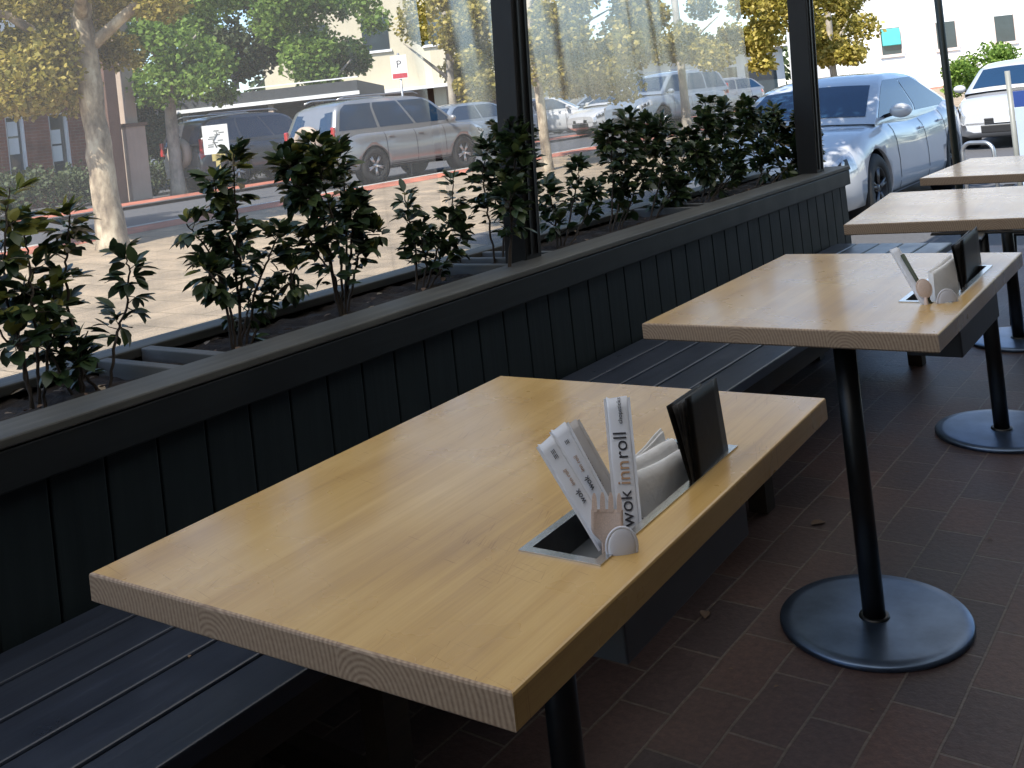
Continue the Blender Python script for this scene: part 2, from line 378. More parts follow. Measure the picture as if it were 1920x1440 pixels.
# ------------------------------------------------------------------ ground
def sm(a, b, t):
    t = max(0, min(1, (t-a)/(b-a))); return t*t*(3-2*t)
def gz(x, y):
    return .22*sm(8, 14, -x)*sm(-2, 10, y) - .275*sm(7.4, 9.6, y)*sm(-9, -6, x)
def sheet(name, x0, x1, y0, y1, off, mat, nx=30, ny=40):
    mb = MB(); rows = []
    for i in range(nx+1):
        x = x0+(x1-x0)*i/nx
        rows.append([(x, y0+(y1-y0)*k/ny, gz(x, y0+(y1-y0)*k/ny)+off) for k in range(ny+1)])
    mb.grid(rows, smooth=True)
    return tag(mb.build(name, mat), kind='structure')
sheet('ground', -400, 300, -200, 500, -.03, 'asphalt', 140, 140)
sheet('footpath', -13.1, -2.42, -12, 70, 0, 'cream', 60, 160)
sheet('terrace_floor', -2.42, 2.5, -4, 8.6, 0, 'terrace', 20, 40)
sheet('brick_band', -14.0, -13.1, -12, 90, .004, 'red', 8, 120)
sheet('brick_band', -20.2, -19.0, -12, 90, .06, 'red', 8, 120)
sheet('road', -19.0, -14.16, -12, 90, -.05, 'asphalt', 20, 120)
sheet('parking_road', -2.42-5.4, 6, 8.7, 90, .004, 'asphalt', 30, 100)
# kerb between band and road
mb = MB(); rows = []
for k in range(121):
    y = -12+102*k/120; z = gz(-14, y)
    rows.append([(-14.0, y, z+.006), (-14.02, y, z+.012), (-14.15, y, z+.012), (-14.16, y, z-.08)])
mb.grid(rows, smooth=False); tag(mb.build('kerb', 'kerb'), kind='structure')

# ------------------------------------------------------------------ planter wall
WX, ZT, ZF = -1.93, .822, .722          # plank face, ledge top, bottom of the fascia
Y0, Y1 = -.9, 5.45
wall = empty('planter_wall', (WX, Y0, 0), 0, 'long charcoal timber planter wall with vertical planks behind the bench', 'planter')
def wb(mb): # move to wall-local
    mb.v = [(x-WX, y-Y0, z) for x, y, z in mb.v]; return mb
mb = MB(); y = 1.0885-.1185*17; k = 0
while y < Y1-.02:
    y1 = min(y+.1185, Y1)
    if y1 > Y0: mb.box(WX-.02, WX, max(y, Y0)+.0025, y1-.0025, .0, ZF+.02, 0, .003)
    y += .1185
mb.box(WX-.03, WX-.019, Y0, Y1, 0.001, ZF+.015)
wb(mb).build('plank_cladding', 'plank', wall)
mb = MB(); mb.box(WX-.018+.0, WX+.028, Y0, Y1+.005, ZF, ZT-.022, 0, .004); wb(mb).build('fascia_board', 'fascia', wall)
mb = MB(); mb.box(WX-.105, WX+.032, Y0, Y1+.01, ZT-.020, ZT, 0, .004); wb(mb).build('inner_ledge', 'ledge', wall)
mb = MB(); mb.box(-2.46, -2.36, Y0, Y1+.01, ZT-.028, ZT-.003, 0, .004); wb(mb).build('outer_ledge', 'ledge', wall)
mb = MB(); mb.box(-2.445, -2.42, Y0, Y1, -.02, ZT-.030); wb(mb).build('outer_wall', 'plank', wall)
mb = MB(); mb.box(-2.418, WX-.032, Y1-.025, Y1, 0, ZT-.030); wb(mb).build('end_panel', 'plank', wall)
for yy, w, zz in ((1.335, .030, ZT-.004), (1.455, .030, ZT-.004), (2.60, .028, ZT-.006), (2.72, .028, ZT-.006), (2.84, .028, ZT-.006), (3.93, .03, ZT-.006), (4.05, .03, ZT-.006)):
    mb = MB(); mb.box(-2.358, WX-.107, yy, yy+w, zz-.05, zz, 0, .003); wb(mb).build('divider_board', 'divider', wall)
# soil surface, bumpy, recessed
mb = MB(); rows = []; rr = random.Random(3)
for i in range(13):
    rows.append([(-2.418+(.456)*i/12, Y0+.01+(Y1-Y0-.04)*k/260, .782+rr.uniform(-.008, .010)) for k in range(261)])
mb.grid(rows); wb(mb).build('soil', 'soil', wall)
# debris: dry leaves fallen in the planter
def leaf_fan(mb, p, d, n, L, W, mi=0, fold=.25, droop=.15):
    """one leaf: base p, direction d, normal n"""
    d = d.normalized(); s = d.cross(n).normalized(); n = s.cross(d).normalized()
    prof = ((0, .0), (.22, .34), (.5, .5), (.78, .36), (1, 0))
    vs = []
    for t, w in prof:
        c = p+d*(L*t)-n*(droop*L*t*t)
        if w == 0: vs.append([c])
        else: vs.append([c-s*W*w+n*W*w*fold, c, c+s*W*w+n*W*w*fold])
    flat = [q for r_ in vs for q in r_]
    f = [(0, 2, 1), (0, 3, 2), (1, 2, 5, 4), (2, 3, 6, 5), (4, 5, 8, 7), (5, 6, 9, 8), (7, 8, 10), (8, 9, 10)]
    mb.add(flat, f, mi, True)
mb = MB(); rr = random.Random(11)
for i in range(80):
    y = rr.choice((rr.uniform(.6, 1.32), rr.uniform(.8, 1.3), rr.uniform(1.5, 2.5), rr.uniform(2.9, 3.9), rr.uniform(4.1, 5.2)))
    a = rr.uniform(0, 6.28); d = Vector((math.cos(a), math.sin(a), rr.uniform(-.2, .5)))
    leaf_fan(mb, Vector((rr.uniform(-2.38, -2.07), y, .792+rr.uniform(0, .015))), d, Vector((rr.uniform(-.5,.5), rr.uniform(-.5,.5), 1)), rr.uniform(.018, .038), rr.uniform(.009, .018))
tag(mb.build('leaf_litter', 'leafdry', fixn=False), 'dry fallen leaves scattered over the soil inside the planter', 'leaf litter', kind='stuff')

# ------------------------------------------------------------------ posts, pole, awning, plastic blinds
def post(x, y, w, d, label, h=2.62):
    e = empty('awning_post', (x, y, .03), 0, label, 'post', 'black square awning posts'); e.rotation_euler = (R(-2.3), R(2.0), 0)
    mb = MB(); mb.box(-w/2, w/2, -d/2, d/2, .775, h, 0, .004); mb.build('shaft', 'postmat', e)
    mb = MB(); mb.box(-w/2-.012, w/2+.012, -d/2-.012, d/2+.012, h, h+.02, 0, .002); mb.build('cap_plate', 'blackmetal', e)
    for s in (-1, 1):
        mb = MB(); mb.box(w/2+.001, w/2+.007, s*d*.22-.004, s*d*.22+.004, .81, h-.02); mb.build('blind_track', 'blackmetal', e)
    return e
post(-2.085, 2.66, .088, .088, 'nearer black square post rising out of the planter')
post(-2.03, 5.13, .104, .104, 'second black square post further along the planter, beside the white sedan')
pl = empty('slim_pole', (-1.90, 7.66, -.02), 0, 'slim dark green round pole standing behind the farthest tables', 'pole')
mb = MB(); mb.tube([(0,0,0), (0,0,1.3), (0,0,2.9)], .027, 14); mb.build('shaft', 'darkgreen', pl)
mb = MB(); mb.lathe([(0, .012), (.07, .012), (.07, 0)], 20); mb.build('foot_plate', 'darkgreen', pl)
def blind(y0, y1, label):
    mb = MB(); rows = []; n = 40
    for i in range(n+1):
        y = y0+(y1-y0)*i/n
        rows.append([(-2.405+.006*math.sin(i*1.7+z*3)+.004*math.sin(i*.6), y, z) for z in [ZT+.004+(2.55-ZT)*k/12 for k in range(13)]])
    mb.grid(rows); e = empty('cafe_blind', (0, 0, 0), 0, label, 'clear blind', 'clear plastic blinds above the planter')
    mb.build('plastic_sheet', 'plastic', e, fixn=False)
    mb = MB(); mb.tube([(-2.405, y0, 2.57), (-2.405, y1, 2.57)], .03, 10); mb.build('roller', 'blackmetal', e)
    return e
blind(-.9, 2.70, 'streaked clear plastic blind in front of the street, left of the nearer post')
blind(2.74, 5.44, 'streaked clear plastic blind between the two black square posts')
aw = empty('awning', (0, 0, 2.66), 0, 'pale fabric awning reaching out from the unseen roof over the tables and planter', 'awning')
mb = MB(); rows = []
for i in range(21):
    x = -2.40+(2.54)*i/20
    rows.append([(x, -2.5+(10.3)*k/40, .02+.06*math.sin(i*.3)+.012*math.sin(k*1.3)) for k in range(41)])
mb.grid(rows); mb.build('fabric', 'awning', aw, fixn=False)
for yy in (-2.4, -.4, 2.66, 4.93, 7.66):
    mb = MB(); mb.box(-2.40, .15, yy-.03, yy+.03, -.05, .0); mb.build('rafter', 'blackmetal', aw)
vr = empty('unseen_shade_roof', (0, 0, 2.72), 0, 'unseen dark roof added between the awning and the cafe wall to block light', 'roof')  # opaque roof out of view, added to keep table sides dark
mb = MB(); mb.box(.15, 1.35, -2.6, 7.8, 0, .12); mb.build('roof_sheet', 'darkwall', vr)
mb = MB(); mb.box(.10, .149, -2.6, 7.8, -.1, .16); mb.build('beam', 'blackmetal', vr)
mb = MB(); mb.box(-2.46, -2.41, -2.5, 7.8, -.06, .05); mb.build('gutter', 'blackmetal', aw)
cw = empty('unseen_cafe_wall', (1.36, 0, 0), 0, 'unseen dark cafe wall beside the terrace, with a rear wall added to cut light', 'wall')
mb = MB(); mb.box(0, .2, -2.6, 7.8, 0, 3.1); mb.box(-3.2, -.001, -2.75, -2.6, 0, 3.1); mb.build('wall', 'darkwall', cw)  # second box is a rear wall added to close off light

# ------------------------------------------------------------------ bench
bn = empty('slatted_bench', (-1.64, Y0, 0), 0, 'long dark slatted bench running along the planter wall under the tables', 'bench')
mb = MB(); BX0, BX1 = -1.912, -1.335; n = 5; w = (BX1-BX0)/n
for i in range(n):
    mb.box(BX0+i*w+.004+1.64, BX0+(i+1)*w-.004+1.64, 0, 5.15-Y0, .418, .45, 0, .004)
mb.build('seat', 'bench', bn)
mb = MB(); mb.box(BX1-.075+1.64, BX1-.04+1.64, .02, 5.1-Y0, .34, .416); mb.box(BX0+.02+1.64, BX0+.055+1.64, .02, 5.1-Y0, .34, .416); mb.build('seat_rail', 'benchframe', bn)
for yy in (-.6, 1.27, 2.9, 4.6):
    for xx in (-1.40, -1.86):
        mb = MB(); mb.box(xx+1.64-.03, xx+1.64+.03, yy-Y0-.03, yy-Y0+.03, .002, .339); mb.build('leg', 'benchframe', bn)
    mb = MB(); mb.box(-1.829+1.64, -1.431+1.64, yy-Y0-.02, yy-Y0+.02, .08, .13); mb.build('cross_rail', 'benchframe', bn)

# ------------------------------------------------------------------ tables
TW, TL, TH, TT = .7025, .9733, .75, .041
# well rectangle in table coordinates (origin = near right corner; x to the left negative)
def make_table(loc, rz, well, label, disc, boxdims=True):
    t = empty('cafe_table', loc, rz, label, 'table', 'timber cafe tables beside the bench')
    z0, z1 = TH-TT, TH
    # top with a rectangular opening for the well, bevelled outer edge
    mb = MB(); x0, x1, y0, y1 = well if well else (0,0,0,0)
    b = .0035
    def ring(zz, o): return [(-TW+o, o, zz), (-o, o, zz), (-o, TL-o, zz), (-TW+o, TL-o, zz)]
    outer = [ring(z0, b), ring(z0+b, 0), ring(z1-b, 0), ring(z1-b*.3, b*.3), ring(z1, b)]
    for r0, r1 in zip(outer[:-1], outer[1:]):
        for k in range(4):
            k2 = (k+1) % 4; mb.add([r0[k], r0[k2], r1[k2], r1[k]], [(0,1,2,3)], 1 if k in (0, 2) else 0)
    if well:
        for zz in (z0, z1):
            o = ring(zz, b); i = [(x0, y0, zz), (x1, y0, zz), (x1, y1, zz), (x0, y1, zz)]
            for k in range(4):
                k2 = (k+1) % 4; mb.add([o[k], o[k2], i[k2], i[k]], [(0,1,2,3)], 0)
        i0 = [(x0, y0, z0), (x1, y0, z0), (x1, y1, z0), (x0, y1, z0)]; i1 = [(a, c, z1) for a, c, _ in i0]
        for k in range(4):
            k2 = (k+1) % 4; mb.add([i0[k], i0[k2], i1[k2], i1[k]], [(0,1,2,3)], 0)
    else:
        for zz in (z0, z1): mb.add(ring(zz, b), [(0,1,2,3)], 0)
    mb.build('tabletop', ['wood', 'wood_end'], t)
    if well:
        w_ = empty_part = None
        # steel rim + liner
        mb = MB(); rw = .010; zt = z1+.0022
        O = [(x0-rw, y0-rw), (x1+rw, y0-rw), (x1+rw, y1+rw), (x0-rw, y1+rw)]
        I = [(x0+.003, y0+.003), (x1-.003, y0+.003), (x1-.003, y1-.003), (x0+.003, y1-.003)]
        for k in range(4):
            k2 = (k+1) % 4
            mb.add([(*O[k], z1+.0003), (*O[k2], z1+.0003), (*O[k2], zt), (*O[k], zt)], [(0,1,2,3)])
            mb.add([(*O[k], zt), (*O[k2], zt), (*I[k2], zt), (*I[k], zt)], [(0,1,2,3)])
            mb.add([(*I[k], zt), (*I[k2], zt), (*I[k2], z1-.085), (*I[k], z1-.085)], [(0,1,2,3)], 1)
        mb.add([(*I[k], z1-.085) for k in range(4)], [(0,1,2,3)], 1)
        rim = mb.build('steel_insert', ['steel', 'innersteel'], t)
        ymid = y0+(y1-y0)*.36
        mb = MB(); mb.box(x0+.004, x1-.004, ymid-.001, ymid+.001, z1-.084, z1-.006); mb.build('divider', 'steel', rim)
        mb = MB(); mb.box(x0-.012, x1+.012, y0+.025, y1+.012, .612, z0-.001, 0, .003); mb.build('hanging_box', 'boxmat', t)
    # pedestal
    dx, dy = disc
    mb = MB(); mb.tube([(dx, dy, .016), (dx, dy, z0-.006)], .0265, 24); mb.build('column', 'blackmetal', t)
    mb = MB(); mb.lathe([(0, .0145), (.19, .0145), (.2175, .013), (.2212, .009), (.2212, .002), (.219, .0005)], 72, M=Matrix.Translation((dx, dy, 0))); ds = mb.build('base_disc', 'steelbase', t)
    mb = MB(); mb.lathe([(.0265, .019), (.034, .019), (.036, .0148)], 32, M=Matrix.Translation((dx, dy, 0))); mb.build('collar', 'blackmetal', ds)
    mb = MB(); mb.box(dx-.16, dx+.16, dy-.02, dy+.02, z0-.006, z0-.001); mb.box(dx-.02, dx+.02, dy-.16, dy+.16, z0-.0062, z0-.0012); mb.build('top_bracket', 'blackmetal', t)
    return t
def loc2(t, p): # world to table local
    c, s = math.cos(-t[2]), math.sin(-t[2]); x, y = p[0]-t[0], p[1]-t[1]; return (c*x-s*y, s*x+c*y)
T1 = (-.6445, .7489, .0441); T2 = (-.6195, 2.1955, .019)
W1 = (-.163, -.062, .275, .690); W2 = (-.150, -.047, .305, .755)
make_table((T1[0], T1[1], 0), T1[2], W1, 'nearest pale timber cafe table with cutlery and menu in a steel slot', (-.30, .50))
make_table((T2[0], T2[1], 0), T2[2], W2, 'second timber cafe table, above the dark blue round base disc in front', loc2(T2, (-.894, 2.389)))
T3 = (-.665, 3.86, .12)
make_table((T3[0], T3[1], 0), T3[2], None, 'third timber cafe table, behind the table with the second menu', loc2(T3, (-.897, 3.818)))
T4 = (-.80, 5.30, -.02)
make_table((T4[0], T4[1], 0), T4[2], None, 'farthest timber cafe table, reflecting the sky next to the sedan', loc2(T4, (-1.08, 5.10)))

# ------------------------------------------------------------------ things on the tables
def card(a, b, w, th, side, face):
    """thin sleeve from bottom a to top b, width vector direction side; returns matrix x=side,y=up,z=face"""
    u = (b-a); L = u.length; u = u/L; s = (side-u*side.dot(u)).normalized(); n = s.cross(u)
    if n.dot(face) < 0: s = -s; n = s.cross(u)
    return frame(a, s, u, n), L
def sleeve(name, pa, da, pb, db, w, label, mat='paper', texts=(), group='paper chopstick sleeves in the nearest table', cat='chopstick sleeve', sticks=True):
    a = at(*pa, da); b = at(*pb, db); M, L = card(a, b, w, .004, CR, -CF)
    e = empty(name, (0,0,0), 0, label, cat, group); e.matrix_world = M
    th = .0018; rows = []
    for j in range(13):
        y = L*j/12; cr_ = []
        for i in range(17):
            an = 2*math.pi*i/16
            bulge = 1+.5*math.exp(-((i % 8)-4)**2/3.)
            cr_.append(((w/2)*math.copysign(abs(math.cos(an))**.55, math.cos(an)), y+.0015*math.sin(i+j), th*(.55 if j in (0, 12) else 1)*math.sin(an)+.0006*math.sin(j*1.1)))
        rows.append(cr_[:-1])
    mb = MB(); mb.grid(rows, closed=True); mb.add(rows[-1], [list(range(16))]); mb.add(rows[0], [list(range(16))[::-1]])
    mb.build('sleeve', mat, e)
    # flat crimped seam edges
    for s_ in (-1, 1):
        mb = MB(); mb.box(s_*w/2-(.0 if s_ > 0 else .0035), s_*w/2+(.0035 if s_ > 0 else 0), .002, L-.001, -.0004, .0004); mb.build('seam_edge', mat, e)
    for body, size, x, y, mt in texts:
        text_mesh(body, size, mt, Matrix.Translation((x, y, th+.0012)) @ Matrix.Rotation(R(90), 4, 'Z'), e)
    return e
sleeve('chopstick_sleeve', (1183, 1035), 1.345, (1156, 745), 1.43, .030, 'upright white paper sleeve with large dark and tan lettering, standing vertical',
       texts=(('wok', .0265, 0, .030, 'ink'), ('inn', .0265, 0, .083, 'tan'), ('roll', .0265, 0, .1165, 'ink'), ('chopsticks', .0085, .002, .163, 'ink')))
sleeve('chopstick_sleeve', (1142, 1024), 1.315, (1022, 826), 1.36, .023, 'leftmost of the three leaning white paper sleeves',
       texts=(('wok', .011, .002, .060, 'ink'), ('inn roll', .008, .002, .086, 'tan'), ('≡≡', .012, .002, .125, 'ink')))
sleeve('chopstick_sleeve', (1160, 1012), 1.345, (1047, 800), 1.395, .023, 'middle of the three leaning white paper sleeves',
       texts=(('wok', .011, .001, .070, 'ink'), ('inn roll', .008, .001, .096, 'tan'), ('≡', .012, .001, .136, 'ink')))
sleeve('chopstick_sleeve', (1172, 985), 1.365, (1067, 795), 1.43, .025, 'grey brown paper sleeve, rightmost and rearmost of the three leaning ones', 'paperb',
       texts=(('wok inn roll', .010, -.003, .055, 'ink'),))

def fork(pa, da, pb, db, w, label, name='wooden_fork'):
    a = at(*pa, da); b = at(*pb, db); M, L = card(a, b, w, .002, CR, -CF)
    e = empty(name, (0,0,0), 0, label, 'fork'); e.matrix_world = M
    # head: outline rows with a dish; tines
    def hw(t):  # half width along 0..1
        if t < .42: return .0065+.002*t
        return .006+(w/2-.006)*math.sin(min(1, (t-.42)/.16)*math.pi/2)
    mb = MB(); tip = .80
    rows = []
    for j in range(25):
        t = tip*j/24; hwid = hw(t); rows.append([(hwid*(k/4-1), L*t, .004*math.sin(max(0, t-.4)*4)*((k/4-1)**2)+(.0009)) for k in range(9)])
    rows2 = [[(x, y, z-.0018) for x, y, z in r_] for r_ in rows]
    mb.grid(rows); mb.grid([r_[::-1] for r_ in rows2])
    for r_, r2 in zip(rows[:-1], rows[1:]): pass
    edge = [r_[0] for r_ in rows]; edge2 = [r_[0] for r_ in rows2]; mb.grid([edge, edge2]); mb.grid([[r_[-1] for r_ in rows], [r_[-1] for r_ in rows2]])
    mb.build('head_and_handle', 'birch', e)
    for k in range(4):
        cx = -w/2*.78+k*w*.78/3
        pts = [(cx*(1+.0*i), L*(tip-.03)+L*(1-tip+.03)*i/5*(1-.04*(k in (0, 3))), .0009+.0035*math.sin(.3*4)*((cx/(w/2))**2)*(1-.5*i/5)) for i in range(6)]
        mb = MB(); rws = []
        for q_, (x_, y_, z_) in enumerate(pts):
            hwd = w*.085*(1, 1, .95, .9, .75, .35)[q_]; rws.append([(x_-hwd, y_, z_-.0009), (x_+hwd, y_, z_-.0009), (x_+hwd, y_, z_+.0009), (x_-hwd, y_, z_+.0009)])
        mb.grid(rws, closed=True, smooth=False); mb.add(rws[-1], [(0,1,2,3)]); mb.build('tine', 'birch', e)
    return e
fork((1140, 1085), 1.288, (1137, 923), 1.312, .041, 'pale wooden fork with four tines pointing up from the steel slot')
def spoon(pa, da, pb, db, w, label, mat, convex=True, tip=True, cat='spoon', name='spoon'):
    a = at(*pa, da); b = at(*pb, db); M, L = card(a, b, w, .002, CR, -CF)
    e = empty(name, (0,0,0), 0, label, cat); e.matrix_world = M
    bl = w*.60  # half length of the bowl
    mb = MB(); cy = L-bl; rows = []
    for j in range(15):
        ph = math.pi*j/14; r_ = []
        for k in range(17):
            u = -1+2*k/16; x = w/2*math.sin(ph)*u; y = cy-bl*math.cos(ph)
            d = math.sin(ph)**1.0*math.sqrt(max(0, 1-u*u))*w*.13
            r_.append((x, y, d if convex else -d))
        rows.append(r_)
    mb.grid(rows); mb.build('bowl', mat, e, fixn=False)
    # lip
    mb = MB(); mb.tube([(w/2*math.sin(t_), cy-bl*math.cos(t_), 0) for t_ in [2*math.pi*i/40 for i in range(41)]], w*.05, 8); mb.build('lip', mat, e)
    mb = MB(); mb.tube([(0, cy-bl*1.0, 0), (0, cy-bl-.02, -.002), (0, -.03, -.004)], [w*.12, w*.14, w*.16], 8); mb.build('handle', mat, e)
    return e
spoon((1163, 1085), 1.255, (1168, 989), 1.262, .038, 'white round spoon bowl at the near end of the steel slot', 'spoonw', True)

def napkins(corners_front, back_shift, n, peak, label, group='folded napkin stacks in the table slots'):
    """corners bl, br, tr, tl in world; sheets stacked towards back_shift"""
    bl, br, tr, tl = corners_front
    e = empty('napkin_stack', bl, 0, label, 'napkins', group)
    rr = random.Random(int(n*7+peak*100))
    mb = MB(); T = back_shift/n; tl_ = T.length
    for s_ in range(n):
        o_ = T*s_; lift = 1+peak*s_/max(1, n-1)+rr.uniform(-.03, .03)
        H_ = ((tl-bl)*.5+(tr-br)*.5); hl = H_.length; rows = []
        # a folded bundle: up the front, over a soft fold, down the back
        prof = [(.0, v) for v in (0, .2, .4, .6, .8, .93)]+[(.5-.5*math.cos(a), .95+.5*tl_/hl*math.sin(a)) for a in [R(30*q) for q in range(1, 6)]]+[(1, .93), (1, .7), (1, .4), (1, 0)]
        for d_, v in prof:
            r_ = []
            for i in range(13):
                u = i/12; p = (bl*(1-u)+br*u)*(1-v*lift)+(tl*(1-u)+tr*u)*(v*lift)+o_+T*(d_*.96)
                p = p+back_shift.normalized()*(.0012*math.sin(u*4+s_*1.3+v*2)+.0006*math.sin(u*9+s_))*v
                r_.append(p-bl)
            rows.append(r_)
        mb.grid(rows)
        for q in (0, -1): 
            side = [r_[q] for r_ in rows]; mb.add(side, [list(range(len(side)))], 0, False)
    mb.build('folded_sheets', 'napkin', e, fixn=False)
    return e
# front stack: bottom in the slot
bl = at(1212, 1010, 1.37); br = at(1292, 925, 1.50); tr = at(1290, 858, 1.515); tl = at(1186, 918, 1.385)
napkins((bl, br, tr, tl), Vector((-.034, .010, .016)), 2, .05, 'block of folded white napkins between the upright sleeve and the black menu')
bl = at(1180, 930, 1.42); br = at(1262, 880, 1.52); tr = at(1243, 806, 1.54); tl = at(1183, 868, 1.44)
napkins((bl, br, tr, tl), Vector((-.006, .003, .002)), 2, .0, 'taller loose white napkins with a peaked corner behind the napkin block')

def menu(bot_near, bot_far, top_near, top_far, lean, label, npages=3):
    """covers share the bottom edge; second cover leans by vector `lean` at the top"""
    o = bot_near; e = empty('menu', o, 0, label, 'menu', 'black menu booklets standing in the table slots')
    t = (bot_far-bot_near).cross(top_near-bot_near).normalized()*.0014
    def slab(bn, bf, tn, tf, name, mat, th, bow=0):
        mb = MB(); rows = []; nn = t.normalized()*th
        for side in (0, 1):
            rows = []
            for j in range(9):
                v = j/8; rows.append([((bn*(1-u)+bf*u)*(1-v)+(tn*(1-u)+tf*u)*v)+nn*side+t.normalized()*bow*math.sin(math.pi*v)-o for u in [i/6 for i in range(7)]])
            mb.grid(rows if side else [r_[::-1] for r_ in rows])
            if side == 0: A = rows
        B = rows
        mb.grid([A[0], B[0]]); mb.grid([A[-1], B[-1]]); mb.grid([[r_[0] for r_ in A], [r_[0] for r_ in B]]); mb.grid([[r_[-1] for r_ in A], [r_[-1] for r_ in B]])
        mb.build(name, mat, e)
    slab(bot_near, bot_far, top_near, top_far, 'cover', 'menu', .0028)
    slab(bot_near-t*3, bot_far-t*3, top_near+lean, top_far+lean*.9, 'cover', 'menu', .0028)
    for k in range(npages):
        f = (k+1)/(npages+1)
        slab(bot_near-t*(.6+2*f)+Vector((0, .002, 0)), bot_far-t*(.6+2*f)-Vector((0, .004, 0)), top_near+lean*f+Vector((0, .003+.002*(k % 2), -.004)), top_far+lean*f*.92-Vector((0, .004, .004)), 'page', 'page', .0009, .002*(k-1))
    return e
bn_ = at(1306, 930, 1.46); bf_ = at(1366, 862, 1.575); tn_ = at(1284, 748, 1.475); tf_ = at(1340, 708, 1.60)
menu(bn_, bf_, tn_, tf_, at(1249, 762, 1.462)-tn_, 'black menu booklet splayed open at the top in the nearest table')
# second table
sleeve('chopstick_sleeve', (1738, 572), 2.40, (1676, 466), 2.50, .020, 'pale paper sleeve leaning left in the second table slot', texts=(), group='paper sleeve in the second table')
e = empty('chopstick', (0,0,0), 0, 'dark green stick leaning beside the paper sleeve in the second table', 'chopstick')
mb = MB(); mb.tube([at(1748, 575, 2.40), at(1692, 478, 2.48)], [.0045, .0055], 8); mb.build('stick', 'greenstick', e)
spoon((1742, 600), 2.38, (1730, 524), 2.42, .036, 'brown wooden spoon in front of the napkins in the second table', 'birch', True)
spoon((1776, 600), 2.39, (1777, 543), 2.40, .048, 'small white spoon back low beside the second menu', 'spoonw', True)
bl = at(1755, 570, 2.45); br = at(1800, 560, 2.52); tr = at(1790, 482, 2.56); tl = at(1750, 512, 2.50)
napkins((bl, br, tr, tl), Vector((-.016, .012, .004)), 2, .0, 'upright white napkins beside the menu in the second table')
bn_ = at(1808, 556, 2.54); bf_ = at(1841, 515, 2.82); tn_ = at(1800, 453, 2.56); tf_ = at(1830, 425, 2.84)
menu(bn_, bf_, tn_, tf_, at(1783, 462, 2.54)-tn_, 'black menu booklet standing in the second table slot')

# crumbs, fallen leaves on the terrace
def fallen(px, py, z, L, label, mat='leafdry'):
    p = atz(px, py, z+.003); mb = MB(); a = RNG.uniform(0, 6.28)
    leaf_fan(mb, Vector((0,0,0)), Vector((math.cos(a), math.sin(a), .1)), Vector((.1, .1, 1)), L, L*.6, fold=.3)
    o = mb.build('fallen_leaf', mat, fixn=False); o.location = p
    return tag(o, label, 'leaf', 'fallen leaves on the terrace floor')
fallen(1322, 1160, 0, .045, 'pale dry leaf on the dark pavers left of the blue round base disc')
fallen(1520, 984, 0, .05, 'reddish dry leaf on the dark pavers left of the second table column')
fallen(1460, 1285, 0, .012, 'tiny leaf scrap on the pavers in front of the round base disc')
fallen(1460, 1002, 0, .018, 'small pale scrap on the dark pavers beyond the hanging box')
fallen(1705, 885, 0, .015, 'tiny dry scrap on the pavers right of the second table column')
fallen(354, 1233, .45, .010, 'tiny white scrap on the bench slats in front of the nearest table')

for i_, (px_, py_, L_, lb_) in enumerate(((1630, 1330, .010, 'tiny pale crumb on the pavers at the bottom edge of the view'), (1375, 1255, .012, 'tiny leaf scrap on the dark floor under the near table side'), (1850, 1010, .016, 'small curled dry leaf on the pavers at the right edge'), (1570, 870, .010, 'tiny crumb on the floor left of the near steel column'))):
    fallen(px_, py_, 0, L_, lb_)
# ------------------------------------------------------------------ cafe chair (mostly outside the frame)
ch = empty('cafe_chair', (-.99, 5.62, 0), R(8), 'black metal cafe chair pushed under the farthest table', 'chair')
mb = MB(); mb.box(-.2, .2, -.2, .2, .435, .455, 0, .008); mb.build('seat', 'blackmetal', ch)
for sx_ in (-1, 1):
    for sy_ in (-1, 1):
        mb = MB(); mb.tube([(sx_*.18, sy_*.18, .434), (sx_*.205, sy_*.205, .0)], [.022, .010], 10); mb.build('leg', 'blackmetal', ch)
mb = MB(); mb.tube([(.19, -.18, .45), (.23, -.17, .80), (.235, 0, .83), (.23, .17, .80), (.19, .18, .45)], .012, 10); mb.build('back_frame', 'blackmetal', ch)
mb = MB(); mb.box(.215, .225, -.12, .12, .6, .74, 0, .003); mb.build('back_panel', 'blackmetal', ch)

